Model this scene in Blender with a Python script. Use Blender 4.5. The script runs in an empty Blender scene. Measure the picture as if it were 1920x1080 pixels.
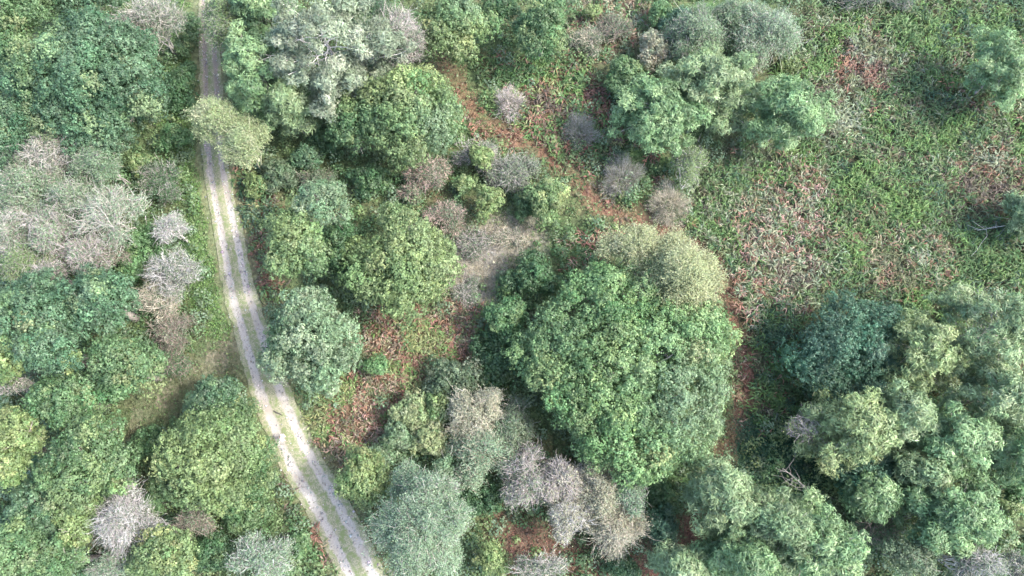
import bpy, math, time
import numpy as np
from mathutils import Vector

T0 = time.time()
SC = bpy.context.scene
COL = SC.collection

# ------------------------------------------------------------------ camera, sky, sun, exposure
CAM_H, TILT, HALF_FOV = 74.0, math.radians(15.0), math.radians(34.0)
cam_data = bpy.data.cameras.new('camera')
cam_data.sensor_width = 36.0
cam_data.lens = 18.0 / math.tan(HALF_FOV)
cam_data.clip_start, cam_data.clip_end = 0.5, 6000.0
cam = bpy.data.objects.new('camera', cam_data)
cam.location = (0, 0, CAM_H)
cam.rotation_euler = (TILT, 0, 0)
COL.objects.link(cam)
SC.camera = cam

SUN_ELEV, SUN_AZ = math.radians(49.0), math.radians(-4.0)     # azimuth counter-clockwise from +X
world = bpy.data.worlds.new('World')
SC.world = world
world.use_nodes = True
nt = world.node_tree
nt.nodes.clear()
sky = nt.nodes.new('ShaderNodeTexSky')
sky.sky_type = 'NISHITA'
sky.sun_disc = False
sky.sun_elevation = SUN_ELEV
sky.sun_rotation = math.pi / 2 - SUN_AZ
sky.dust_density = 3.2
sky.air_density = 1.0
sky.ozone_density = 1.0
bg = nt.nodes.new('ShaderNodeBackground')
bg.inputs['Strength'].default_value = 0.15
wo = nt.nodes.new('ShaderNodeOutputWorld')
nt.links.new(sky.outputs[0], bg.inputs['Color'])
nt.links.new(bg.outputs[0], wo.inputs['Surface'])

sun_data = bpy.data.lights.new('sun', 'SUN')
sun_data.energy = 1.4
sun_data.angle = math.radians(6.0)
sun_data.color = (1.0, 0.965, 0.915)
sun = bpy.data.objects.new('sun', sun_data)
sun.location = (60, 0, 90)
sdir = Vector((math.cos(SUN_ELEV) * math.cos(SUN_AZ), math.cos(SUN_ELEV) * math.sin(SUN_AZ), math.sin(SUN_ELEV)))
sun.rotation_euler = sdir.to_track_quat('Z', 'Y').to_euler()
COL.objects.link(sun)

SC.view_settings.view_transform = 'Standard'
SC.view_settings.look = 'None'
SC.view_settings.exposure = 2.68
SC.view_settings.gamma = 1.0
SC.view_settings.use_curve_mapping = False
SC.cycles.use_denoising = True
SC.render.filter_size = 1.3
SC.cycles.max_bounces = 8
SC.cycles.diffuse_bounces = 6
SC.cycles.transmission_bounces = 5
SC.cycles.glossy_bounces = 2

# ------------------------------------------------------------------ helpers
F_PX = 960.0 / math.tan(HALF_FOV)
CT, ST = math.cos(TILT), math.sin(TILT)


def at(px, py, z=0.0):
    """ground-plan point seen at photograph pixel (px, py) when it stands at height z"""
    x = (np.asarray(px, float) - 960) / F_PX
    y = -(np.asarray(py, float) - 540) / F_PX
    dy, dz = y * CT + ST, y * ST - CT
    t = (CAM_H - z) / -dz
    return x * t, dy * t, t


def pix(x, y, z=0.0):
    """inverse of at(): photograph pixel of a world point"""
    X, Y, Z = np.asarray(x, float), np.asarray(y, float), np.asarray(z, float) - CAM_H
    cy = Y * CT + Z * ST
    cz = -Y * ST + Z * CT
    return 960 + F_PX * X / -cz, 540 - F_PX * cy / -cz


def unit(v):
    return v / np.maximum(np.linalg.norm(v, axis=-1, keepdims=True), 1e-9)


def wob(x, y, s=1.0, seed=0.0):
    """smooth plan noise, about -1..1"""
    a = np.sin(x * 0.9 * s + 1.3 * seed + 1.7 * np.sin(y * 0.5 * s + seed))
    b = np.sin(y * 1.1 * s - 0.7 * seed + 1.5 * np.sin(x * 0.6 * s - 2.1 * seed))
    c = np.sin((x + y) * 1.9 * s + 2.2 * seed + np.sin((x - y) * 1.3 * s))
    return (a + b + 0.7 * c) / 2.7


def fine(x, y, s, seed):
    return 0.55 * wob(x, y, s, seed) + 0.3 * wob(x, y, s * 2.3, seed + 3.1) + 0.2 * wob(x, y, s * 5.1, seed + 7.7)


def gz(x, y):
    return 0.10 * wob(x, y, 0.35, 2.0) + 0.05 * wob(x, y, 0.9, 5.0)


def build(name, chunks, material, parent=None, smooth=False):
    """chunks: list of (verts (n,3), faces (m,k), colours (m,3)); links ONE mesh object"""
    vs, loops, starts, cols = [], [], [], []
    vo = lo = 0
    for v, f, c in chunks:
        if len(f) == 0:
            continue
        k = f.shape[1]
        vs.append(v)
        loops.append((f + vo).ravel())
        starts.append(lo + np.arange(len(f)) * k)
        cols.append(np.broadcast_to(c, (len(f), 3)))
        vo += len(v)
        lo += f.size
    v = np.concatenate(vs).astype(np.float32)
    l = np.concatenate(loops).astype(np.int32)
    s = np.concatenate(starts).astype(np.int32)
    c = np.concatenate(cols).astype(np.float32)
    me = bpy.data.meshes.new(name)
    me.vertices.add(len(v))
    me.vertices.foreach_set('co', v.ravel())
    me.loops.add(len(l))
    me.loops.foreach_set('vertex_index', l)
    me.polygons.add(len(s))
    me.polygons.foreach_set('loop_start', s)
    if smooth:
        me.polygons.foreach_set('use_smooth', np.ones(len(s), bool))
    a = me.attributes.new('tint', 'FLOAT_COLOR', 'FACE')
    a.data.foreach_set('color', np.concatenate([np.clip(c, 0, 1), np.ones((len(c), 1), np.float32)], 1).ravel())
    me.update(calc_edges=True)
    me.materials.append(material)
    o = bpy.data.objects.new(name, me)
    COL.objects.link(o)
    if parent is not None:
        o.parent = parent
    return o


def thing(name, label, cat, loc, group=None):
    o = bpy.data.objects.new(name, None)
    o.empty_display_size = 0.5
    o.location = loc
    o['label'], o['category'] = label, cat
    if group:
        o['group'] = group
    COL.objects.link(o)
    return o


def leaves(rng, P, N, size, aspect, col):
    """pointed leaves centred on P facing N"""
    n = len(P)
    t = unit(np.cross(N, rng.normal(size=(n, 3))))
    b = np.cross(N, t)
    L = (size * rng.uniform(0.75, 1.3, n))[:, None] * 0.5
    fold = N * L * rng.uniform(-0.25, 0.25, (n, 1))
    k = 1.15
    v = np.stack([P + t * L * k + fold, P - t * L * 0.7 + b * L * aspect * k, P - t * L * 0.7 - b * L * aspect * k], 1).reshape(-1, 3)
    return v, np.arange(3 * n).reshape(n, 3), col


def spikes(rng, P, D, length, width, col):
    """one thin tapering blade from P along D"""
    n = len(P)
    s = unit(np.cross(D, rng.normal(size=(n, 3)))) * (width * 0.5 if np.isscalar(width) else width[:, None] * 0.5)
    tip = P + D * (length if np.isscalar(length) else length[:, None])
    v = np.stack([P - s, P + s, tip], 1).reshape(-1, 3)
    return v, np.arange(3 * n).reshape(n, 3), col


def tube(pts, rad, col, sides=5):
    pts = np.asarray(pts, float)
    rad = np.asarray(rad, float)
    tan = unit(np.gradient(pts, axis=0))
    ref = np.array([0.31, 0.87, 0.38])
    a = unit(np.cross(tan, ref))
    b = np.cross(tan, a)
    th = np.arange(sides) * 2 * math.pi / sides
    ring = pts[:, None] + rad[:, None, None] * (a[:, None] * np.cos(th)[None, :, None] + b[:, None] * np.sin(th)[None, :, None])
    m = len(pts)
    i = np.arange(m - 1)[:, None] * sides
    j = np.arange(sides)[None]
    j2 = (j + 1) % sides
    f = np.stack([i + j, i + j2, i + sides + j2, i + sides + j], -1).reshape(-1, 4)
    return ring.reshape(-1, 3), f, np.asarray(col, float)


def limb(rng, p0, p1, r0, r1, col, bend=0.12, seg=5, sides=5):
    p0, p1 = np.asarray(p0, float), np.asarray(p1, float)
    L = np.linalg.norm(p1 - p0)
    t = np.linspace(0, 1, seg + 1)[:, None]
    off = rng.normal(size=3) * L * bend
    wig = rng.normal(size=(seg + 1, 3)) * L * 0.025
    wig[0] = wig[-1] = 0
    pts = p0 + (p1 - p0) * t + off * (t * (1 - t)) * 2 + wig
    return tube(pts, np.linspace(r0, r1, seg + 1), col, sides)


def jit(rng, col, n, amt):
    """per-piece brightness and hue jitter"""
    c = np.broadcast_to(col, (n, 3)) * rng.uniform(1 - amt, 1 + amt, (n, 1))
    return c * rng.uniform(1 - amt * 0.35, 1 + amt * 0.35, (n, 3))


# ------------------------------------------------------------------ materials
def mat_base(name):
    m = bpy.data.materials.new(name)
    m.use_nodes = True
    t = m.node_tree
    t.nodes.clear()
    out = t.nodes.new('ShaderNodeOutputMaterial')
    p = t.nodes.new('ShaderNodeBsdfPrincipled')
    return m, t, out, p


def tinted(t, scale, lo, hi, detail=3.0):
    """tint attribute times a fine noise"""
    at_ = t.nodes.new('ShaderNodeAttribute')
    at_.attribute_name = 'tint'
    tc = t.nodes.new('ShaderNodeTexCoord')
    nz = t.nodes.new('ShaderNodeTexNoise')
    nz.inputs['Scale'].default_value = scale
    nz.inputs['Detail'].default_value = detail
    t.links.new(tc.outputs['Object'], nz.inputs['Vector'])
    mr = t.nodes.new('ShaderNodeMapRange')
    mr.inputs['From Min'].default_value, mr.inputs['From Max'].default_value = 0.3, 0.7
    mr.inputs['To Min'].default_value, mr.inputs['To Max'].default_value = lo, hi
    t.links.new(nz.outputs['Fac'], mr.inputs['Value'])
    mx = t.nodes.new('ShaderNodeVectorMath')
    mx.operation = 'SCALE'
    t.links.new(at_.outputs['Color'], mx.inputs[0])
    t.links.new(mr.outputs[0], mx.inputs['Scale'])
    return mx.outputs[0], nz, tc


def mat_leaf(name, trans=0.42, rough=0.5, spec=0.35):
    m, t, out, p = mat_base(name)
    c, _, _ = tinted(t, 2.2, 0.85, 1.15, 1.0)
    p.inputs['Roughness'].default_value = rough
    p.inputs['Specular IOR Level'].default_value = spec
    t.links.new(c, p.inputs['Base Color'])
    tr = t.nodes.new('ShaderNodeBsdfTranslucent')
    t.links.new(c, tr.inputs['Color'])
    mix = t.nodes.new('ShaderNodeMixShader')
    mix.inputs[0].default_value = trans
    t.links.new(p.outputs[0], mix.inputs[1])
    t.links.new(tr.outputs[0], mix.inputs[2])
    t.links.new(mix.outputs[0], out.inputs['Surface'])
    return m


def mat_rough(name, scale, lo, hi, rough=0.9, bump=0.0, bscale=None):
    m, t, out, p = mat_base(name)
    c, nz, tc = tinted(t, scale, lo, hi, 6.0)
    p.inputs['Roughness'].default_value = rough
    p.inputs['Specular IOR Level'].default_value = 0.2
    t.links.new(c, p.inputs['Base Color'])
    if bump:
        n2 = t.nodes.new('ShaderNodeTexNoise')
        n2.inputs['Scale'].default_value = bscale or scale * 2
        n2.inputs['Detail'].default_value = 6.0
        t.links.new(tc.outputs['Object'], n2.inputs['Vector'])
        b = t.nodes.new('ShaderNodeBump')
        b.inputs['Strength'].default_value = bump
        b.inputs['Distance'].default_value = 0.12
        t.links.new(n2.outputs['Fac'], b.inputs['Height'])
        t.links.new(b.outputs[0], p.inputs['Normal'])
    t.links.new(p.outputs[0], out.inputs['Surface'])
    return m


M_LEAF = mat_leaf('foliage')
M_NEEDLE = mat_leaf('pine_needles', 0.36, 0.5, 0.4)
M_FERN = mat_leaf('bracken_fronds', 0.25, 0.6, 0.25)
M_BARK = mat_rough('bark', 9.0, 0.65, 1.25, 0.9, 0.5)
M_TWIG = mat_rough('twigs', 6.0, 0.8, 1.2, 0.85)
M_SOIL = mat_rough('woodland_floor', 2.6, 0.55, 1.4, 0.95, 0.8, 7.0)

# ------------------------------------------------------------------ the ground, its zones
C = lambda *a: np.array(a, float)
TRACK_PX = [(384, -90), (387, -40), (390, 0), (394, 120), (398, 200), (404, 300), (416, 375), (432, 450), (446, 530), (462, 590), (477, 640),
            (497, 705), (516, 755), (541, 815), (567, 870), (600, 925), (633, 985), (677, 1075), (692, 1110), (712, 1160)]


def spline(px, step=0.5):
    x, y, _ = at([p[0] for p in px], [p[1] for p in px])
    P = np.stack([x, y], 1)
    Q = np.vstack([2 * P[0] - P[1], P, 2 * P[-1] - P[-2]])
    out = []
    for i in range(1, len(Q) - 2):
        n = max(2, int(np.linalg.norm(Q[i + 1] - Q[i]) / step))
        t = np.linspace(0, 1, n, endpoint=False)[:, None]
        a, b, c, d = Q[i - 1], Q[i], Q[i + 1], Q[i + 2]
        out.append(0.5 * (2 * b + (c - a) * t + (2 * a - 5 * b + 4 * c - d) * t ** 2 + (3 * b - a - 3 * c + d) * t ** 3))
    out.append(P[-1:])
    return np.concatenate(out)


TRACK = spline(TRACK_PX)


def dist_line(x, y, line):
    """distance to a polyline (world metres)"""
    x, y = np.asarray(x, float), np.asarray(y, float)
    d = np.full(x.shape, 1e9)
    for (ax, ay), (bx, by) in zip(line[:-1], line[1:]):
        ux, uy = bx - ax, by - ay
        t = np.clip(((x - ax) * ux + (y - ay) * uy) / (ux * ux + uy * uy + 1e-9), 0, 1)
        d = np.minimum(d, np.hypot(x - ax - t * ux, y - ay - t * uy))
    return d


def world_line(px):
    x, y, _ = at([p[0] for p in px], [p[1] for p in px])
    return np.stack([x, y], 1)


def inside(x, y, poly):
    r = np.zeros(np.shape(x), bool)
    n = len(poly)
    for i in range(n):
        (ax, ay), (bx, by) = poly[i], poly[(i + 1) % n]
        c = ((ay > y) != (by > y)) & (x < (bx - ax) * (y - ay) / (by - ay + 1e-12) + ax)
        r ^= c
    return r


def poly_mask(x, y, px, soft=1.0, seed=1.0, rough=0.8):
    """1 inside, 0 outside, ragged soft edge"""
    poly = world_line(px)
    d = dist_line(x, y, np.vstack([poly, poly[:1]]))
    d = np.where(inside(x, y, poly), d, -d) + rough * fine(x, y, 1.1, seed)
    return np.clip(d / soft * 0.5 + 0.5, 0, 1)


def line_mask(x, y, px, half, soft=0.8, seed=1.0):
    d = half - dist_line(x, y, world_line(px)) + 0.5 * fine(x, y, 1.3, seed)
    return np.clip(d / soft * 0.5 + 0.5, 0, 1)


RUST_PATH = [(770, 60), (850, 130), (880, 205), (940, 250), (1010, 283), (1075, 330), (1130, 395), (1230, 420), (1330, 470), (1365, 560), (1395, 650),
             (1402, 720), (1385, 800), (1350, 870), (1310, 950), (1290, 1010), (1240, 1075)]
SIDE_PATH = [(470, 635), (405, 675), (330, 735), (245, 795)]
CLEARING = [(845, 420), (1005, 412), (1015, 465), (940, 495), (905, 590), (850, 585), (845, 520)]
RUST_LOW = [(920, 945), (1000, 965), (1090, 1025), (1260, 1040), (1270, 1100), (940, 1100)]
FIELD = [(1450, 70), (1560, 5), (1990, -40), (1990, 560), (1760, 600), (1560, 560), (1490, 640), (1500, 760), (1425, 800), (1410, 640), (1365, 520), (1275, 420),
         (1320, 300), (1480, 290)]
RUST_BANK = [(680, 590), (890, 565), (905, 640), (880, 720), (745, 840), (640, 880), (585, 800), (630, 715)]
BANK_TRACK = [(430, 320), (480, 330), (530, 400), (520, 560), (495, 590), (455, 420)]
GLADE = [(905, 120), (1000, 105), (1130, 150), (1150, 265), (1050, 290), (925, 215)]
SCRUB = [(1060, 0), (1190, -20), (1230, 50), (1150, 110), (1080, 110)]
VERGE_LOW = [(525, 890), (560, 905), (620, 1010), (650, 1085), (590, 1060)]
GREEN_LOW = [(1400, 610), (1490, 610), (1510, 760), (1440, 790), (1395, 740)]
IVY = [(1385, 790), (1500, 780), (1560, 870), (1520, 960), (1420, 930), (1380, 850)]
LEFT_VERGE = [(340, 0), (370, 0), (372, 200), (380, 330), (395, 450), (425, 560), (440, 625), (400, 640), (370, 560), (360, 400), (320, 330), (300, 200)]


def floor_tint(x, y):
    x, y = np.asarray(x, float), np.asarray(y, float)
    n1, n2 = fine(x, y, 0.35, 1.0), fine(x, y, 0.9, 4.0)
    c = C(0.055, 0.075, 0.034) + np.clip(n1, -1, 1)[..., None] * C(-0.016, 0.012, -0.004) + np.clip(n2, 0, 1)[..., None] * C(0.055, 0.03, 0.02)

    def lay(c, m, col):
        return c + (np.asarray(col) - c) * m[..., None]
    c = lay(c, 0.85 * poly_mask(x, y, FIELD, 2.0, 2.0), C(0.075, 0.066, 0.042))
    c = lay(c, 0.8 * poly_mask(x, y, RUST_BANK, 1.5, 3.0), C(0.11, 0.07, 0.045))
    c = lay(c, 0.8 * poly_mask(x, y, BANK_TRACK, 1.0, 4.0), C(0.11, 0.065, 0.04))
    c = lay(c, 0.7 * poly_mask(x, y, GLADE, 1.2, 5.0), C(0.12, 0.075, 0.045))
    c = lay(c, 0.7 * poly_mask(x, y, SCRUB, 1.2, 6.0), C(0.13, 0.09, 0.07))
    c = lay(c, 0.95 * poly_mask(x, y, CLEARING, 1.2, 7.0), C(0.205, 0.19, 0.15) + np.clip(fine(x, y, 0.8, 9.0), -1, 1)[..., None] * C(0.06, 0.07, 0.10))
    c = lay(c, 0.9 * poly_mask(x, y, RUST_LOW, 1.6, 8.0), C(0.09, 0.058, 0.042))
    c = lay(c, np.clip(0.75 + 0.8 * fine(x, y, 0.9, 31.0), 0.1, 1) * line_mask(x, y, RUST_PATH, 0.65, 0.9, 9.0), C(0.140, 0.066, 0.048))
    c = lay(c, np.clip(0.45 + 0.7 * fine(x, y, 0.8, 21.0), 0, 0.9) * line_mask(x, y, SIDE_PATH, 1.3, 1.2, 10.0), C(0.15, 0.128, 0.098))
    c = lay(c, 0.75 * poly_mask(x, y, LEFT_VERGE, 1.0, 11.0), C(0.06, 0.105, 0.04))
    c = lay(c, 0.8 * poly_mask(x, y, IVY, 1.0, 12.0), C(0.03, 0.07, 0.04))
    d = dist_line(x, y, TRACK[::2])
    c = lay(c, np.clip((3.2 - d) / 1.6, 0, 1) * 0.6, C(0.12, 0.125, 0.07))
    return c


def axis(lo, hi, step, far):
    core = np.arange(lo, hi + step / 2, step)
    grow = step * np.cumsum(1.22 ** np.arange(1, 42))
    grow = grow[grow < far]
    return np.concatenate([lo - grow[::-1], core, hi + grow])


gx, gy = axis(-72, 72, 1.1, 2400), axis(-34, 66, 1.1, 2400)
GX, GY = np.meshgrid(gx, gy, indexing='xy')
near = (np.abs(GX) < 90) & (np.abs(GY) < 90)
GZ = np.where(near, gz(GX, GY), 0)
gv = np.stack([GX, GY, GZ], -1).reshape(-1, 3)
ny, nx = GX.shape
ii, jj = np.meshgrid(np.arange(ny - 1), np.arange(nx - 1), indexing='ij')
gf = np.stack([ii * nx + jj, ii * nx + jj + 1, (ii + 1) * nx + jj + 1, (ii + 1) * nx + jj], -1).reshape(-1, 4)
fc = gv[gf].mean(1)
ground = build('ground', [(gv, gf, floor_tint(fc[:, 0], fc[:, 1]))], M_SOIL, smooth=True)
ground['kind'] = 'structure'

# the track: a ribbon with two worn gravel ruts, a grassed crown and ragged edges, laid in strips across
tan = unit(np.gradient(TRACK, axis=0))
nrm = np.stack([tan[:, 1], -tan[:, 0]], 1)
SW = 1.13 * np.array([-1.75, -1.5, -1.32, -1.15, -0.85, -0.58, -0.42, -0.2, 0.0, 0.2, 0.42, 0.58, 0.85, 1.15, 1.32, 1.5, 1.75])
prof = np.array([0.012, 0.03, 0.02, 0.0, -0.03, -0.005, 0.02, 0.05, 0.06, 0.05, 0.02, -0.005, -0.03, 0.0, 0.02, 0.03, 0.012]) + 0.085
TR = np.concatenate([TRACK[i] + (TRACK[i + 1] - TRACK[i]) * t for i in range(len(TRACK) - 1) for t in (np.zeros((1, 1)), np.full((1, 1), 0.5))])
tn = unit(np.gradient(TR, axis=0))
nn = np.stack([tn[:, 1], -tn[:, 0]], 1)
WK = np.interp(pix(TR[:, 0], TR[:, 1])[1], [0, 330, 600, 760, 1080], [0.52, 0.68, 0.82, 0.96, 1.0])
XY = TR[:, None] + nn[:, None] * (SW[None] * WK[:, None])[..., None]
edge = np.abs(SW)[None] > 1.3
XY = XY + nn[:, None] * (edge * 0.22 * fine(XY[..., 0], XY[..., 1], 1.5, 3.0))[..., None]
Z = gz(XY[..., 0], XY[..., 1]) + prof[None] + 0.012 * fine(XY[..., 0], XY[..., 1], 2.5, 1.0)
tv = np.concatenate([XY, Z[..., None]], -1).reshape(-1, 3)
mS, nS = len(TR), len(SW)
ii, jj = np.meshgrid(np.arange(mS - 1), np.arange(nS - 1), indexing='ij')
tf = np.stack([ii * nS + jj, ii * nS + jj + 1, (ii + 1) * nS + jj + 1, (ii + 1) * nS + jj], -1).reshape(-1, 4)


def mat_track():
    m, t, out, p = mat_base('track_gravel')
    uv = t.nodes.new('ShaderNodeUVMap')
    uv.uv_map = 'across'
    sep = t.nodes.new('ShaderNodeSeparateXYZ')
    t.links.new(uv.outputs[0], sep.inputs[0])
    tc = t.nodes.new('ShaderNodeTexCoord')

    def noise(scale, detail=5.0):
        n = t.nodes.new('ShaderNodeTexNoise')
        n.inputs['Scale'].default_value = scale
        n.inputs['Detail'].default_value = detail
        t.links.new(tc.outputs['Object'], n.inputs['Vector'])
        return n.outputs['Fac']

    def math_(op, a, b):
        n = t.nodes.new('ShaderNodeMath')
        n.operation = op
        for k, v in enumerate((a, b)):
            if hasattr(v, 'is_linked'):
                t.links.new(v, n.inputs[k])
            else:
                n.inputs[k].default_value = v
        return n.outputs[0]

    def ramp(v, a, b):
        n = t.nodes.new('ShaderNodeMapRange')
        n.interpolation_type = 'SMOOTHSTEP'
        n.inputs['From Min'].default_value, n.inputs['From Max'].default_value = a, b
        t.links.new(v, n.inputs['Value'])
        return n.outputs[0]

    def mixc(f, a, b):
        n = t.nodes.new('ShaderNodeMix')
        n.data_type = 'RGBA'
        t.links.new(f, n.inputs[0])
        for k, v in ((6, a), (7, b)):
            if isinstance(v, tuple):
                n.inputs[k].default_value = (*v, 1)
            else:
                t.links.new(v, n.inputs[k])
        return n.outputs[2]
    u = math_('ABSOLUTE', sep.outputs[0], 0.0)
    off = math_('ABSOLUTE', math_('SUBTRACT', u, 0.95), 0.0)
    wand = math_('MULTIPLY', math_('SUBTRACT', noise(1.3), 0.5), 0.7)
    rut = ramp(math_('ADD', off, wand), 0.58, 0.26)
    speck = noise(26.0, 3.0)
    gravel = mixc(ramp(speck, 0.35, 0.7), (0.18, 0.168, 0.15), (0.32, 0.30, 0.268))
    gravel = mixc(ramp(noise(0.45), 0.45, 0.7), gravel, (0.20, 0.18, 0.148))
    gravel = mixc(ramp(noise(3.5), 0.55, 0.72), gravel, (0.13, 0.125, 0.10))
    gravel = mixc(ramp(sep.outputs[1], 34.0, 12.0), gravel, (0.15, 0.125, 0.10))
    verge = mixc(ramp(noise(9.0), 0.35, 0.65), (0.10, 0.11, 0.06), (0.20, 0.19, 0.13))
    verge = mixc(ramp(noise(2.2), 0.45, 0.65), verge, (0.10, 0.125, 0.05))
    t.links.new(mixc(rut, verge, gravel), p.inputs['Base Color'])
    p.inputs['Roughness'].default_value = 0.92
    b = t.nodes.new('ShaderNodeBump')
    b.inputs['Strength'].default_value = 0.35
    b.inputs['Distance'].default_value = 0.05
    t.links.new(speck, b.inputs['Height'])
    t.links.new(b.outputs[0], p.inputs['Normal'])
    t.links.new(p.outputs[0], out.inputs['Surface'])
    return m


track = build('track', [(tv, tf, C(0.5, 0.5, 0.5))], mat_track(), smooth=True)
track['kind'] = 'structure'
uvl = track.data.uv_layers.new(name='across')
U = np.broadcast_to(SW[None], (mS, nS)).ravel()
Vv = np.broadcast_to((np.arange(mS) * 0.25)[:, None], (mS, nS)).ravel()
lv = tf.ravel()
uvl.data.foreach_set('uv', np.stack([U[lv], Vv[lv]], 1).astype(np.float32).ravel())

# ------------------------------------------------------------------ palettes (real reflectances)
PAL = {
    'green': (C(0.065, 0.123, 0.052), C(0.113, 0.183, 0.083), C(0.152, 0.209, 0.090)),
    'fresh': (C(0.072, 0.146, 0.059), C(0.117, 0.204, 0.090), C(0.148, 0.222, 0.094)),
    'giant': (C(0.092, 0.168, 0.064), C(0.155, 0.245, 0.105), C(0.194, 0.272, 0.108)),
    'light': (C(0.100, 0.160, 0.064), C(0.169, 0.233, 0.105), C(0.211, 0.259, 0.108)),
    'teal': (C(0.055, 0.108, 0.058), C(0.096, 0.166, 0.090), C(0.137, 0.201, 0.098)),
    'dark': (C(0.044, 0.101, 0.060), C(0.080, 0.154, 0.094), C(0.116, 0.198, 0.125)),
    'deep': (C(0.043, 0.090, 0.042), C(0.073, 0.137, 0.060), C(0.098, 0.159, 0.068)),
    'yellow': (C(0.122, 0.178, 0.068), C(0.173, 0.231, 0.094), C(0.214, 0.265, 0.112)),
    'pale': (C(0.096, 0.155, 0.082), C(0.151, 0.218, 0.124), C(0.180, 0.243, 0.144)),
    'sallow': (C(0.195, 0.228, 0.110), C(0.275, 0.300, 0.160), C(0.31, 0.32, 0.19)),
    'willow': (C(0.168, 0.222, 0.104), C(0.24, 0.288, 0.148), C(0.28, 0.31, 0.18)),
    'silver': (C(0.120, 0.184, 0.109), C(0.173, 0.247, 0.152), C(0.214, 0.288, 0.184)),
    'olive': (C(0.074, 0.110, 0.060), C(0.117, 0.163, 0.097), C(0.154, 0.197, 0.120)),
    'cream': (C(0.200, 0.215, 0.140), C(0.275, 0.280, 0.194), C(0.310, 0.310, 0.227)),
    'pinegrey': (C(0.125, 0.165, 0.105), C(0.205, 0.245, 0.165), C(0.25, 0.28, 0.20)),
    'pine': (C(0.116, 0.179, 0.087), C(0.192, 0.260, 0.129), C(0.230, 0.293, 0.155)),
    'pinegreen': (C(0.102, 0.180, 0.080), C(0.164, 0.255, 0.118), C(0.207, 0.298, 0.142)),
    'pinelive': (C(0.127, 0.179, 0.079), C(0.200, 0.260, 0.113), C(0.237, 0.288, 0.135)),
}
TW = {
    'moss': (C(0.20, 0.215, 0.13), C(0.31, 0.32, 0.21)),
    'white': (C(0.202, 0.196, 0.183), C(0.344, 0.335, 0.315)),
    'grey': (C(0.20, 0.19, 0.165), C(0.325, 0.31, 0.275)),
    'lilac': (C(0.20, 0.178, 0.165), C(0.325, 0.295, 0.275)),
    'beige': (C(0.24, 0.215, 0.165), C(0.365, 0.335, 0.265)),
    'brown': (C(0.13, 0.108, 0.09), C(0.235, 0.20, 0.17)),
    'pink': (C(0.25, 0.168, 0.142), C(0.355, 0.275, 0.24)),
    'ash': (C(0.15, 0.148, 0.13), C(0.26, 0.25, 0.225)),
}
BARK = C(0.235, 0.215, 0.19)


def outline(rng):
    ph = rng.uniform(0, 6.28, 4)
    am = rng.uniform(0.04, 0.12, 4)
    return lambda az: 1 + am[0] * np.sin(2 * az + ph[0]) + am[1] * np.sin(3 * az + ph[1]) + am[2] * np.sin(5 * az + ph[2]) + 0.7 * am[3] * np.sin(8 * az + ph[3])


def bough_points(rng, R, rb, low=-0.25, jitter=0.35, spread=1.55):
    """bough centres over the upper part of an uneven ellipsoid, plus outward directions"""
    mean_r = math.sqrt(R[0] * R[1])
    area = 2 * math.pi * mean_r * (mean_r * 0.5 + R[2] * (0.5 - low * 0.6))
    n = max(5, int(area / (rb * rb * spread)))
    k = np.arange(n) + 0.5
    z = 1 - k / n * (1 - low)
    az = k * 2.399963 + rng.uniform(0, 6.28)
    d = np.stack([np.cos(az) * np.sqrt(np.maximum(0, 1 - z * z)), np.sin(az) * np.sqrt(np.maximum(0, 1 - z * z)), z], 1)
    d = unit(d + rng.normal(size=(n, 3)) * jitter * rb / max(mean_r, rb))
    f = outline(rng)(np.arctan2(d[:, 1], d[:, 0])) * rng.uniform(0.80, 1.04, n)
    inner = np.maximum(R - rb * 0.62, R * 0.3)
    return d * inner * f[:, None], unit(d / R)


def lobed(rng, R, rb, low):
    """bough centres of a crown that is a cluster of unequal domes"""
    mean_r = math.sqrt(R[0] * R[1])
    n = int(np.clip(2.2 + mean_r * 0.75, 3, 8))
    a0 = rng.uniform(0, 6.28)
    el = [(np.zeros(3), R * C(0.70, 0.70, 1.0))]
    for k in range(n):
        a = a0 + k * 6.283 / n + rng.normal() * 0.25
        q = rng.uniform(0.40, 0.56)
        r = rng.uniform(0.38, 0.56)
        el.append((np.array([math.cos(a) * R[0] * (rng.uniform(0.94, 1.08) - r), math.sin(a) * R[1] * (rng.uniform(0.94, 1.08) - r), -R[2] * rng.uniform(0.0, 0.38)]), np.array([R[0] * r, R[1] * r, R[2] * rng.uniform(0.5, 0.85)])))
    Bs, Ds = [], []
    for i, (c, r) in enumerate(el):
        b, d = bough_points(rng, r, min(rb, 0.8 * math.sqrt(r[0] * r[1])), low)
        b = b + c
        ok = np.ones(len(b), bool)
        for j, (c2, r2) in enumerate(el):
            if j != i:
                ok &= (((b - c2) / (r2 * 0.72)) ** 2).sum(1) > 1
        Bs.append(b[ok])
        Ds.append(d[ok])
    return np.concatenate(Bs), np.concatenate(Ds)


def pick(rng, pal, n, p3=0.06):
    c1, c2, c3 = pal
    t = rng.uniform(0, 1, (n, 1))
    c = c1 + (c2 - c1) * t
    return np.where(rng.uniform(size=(n, 1)) < p3, c3, c)


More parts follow.
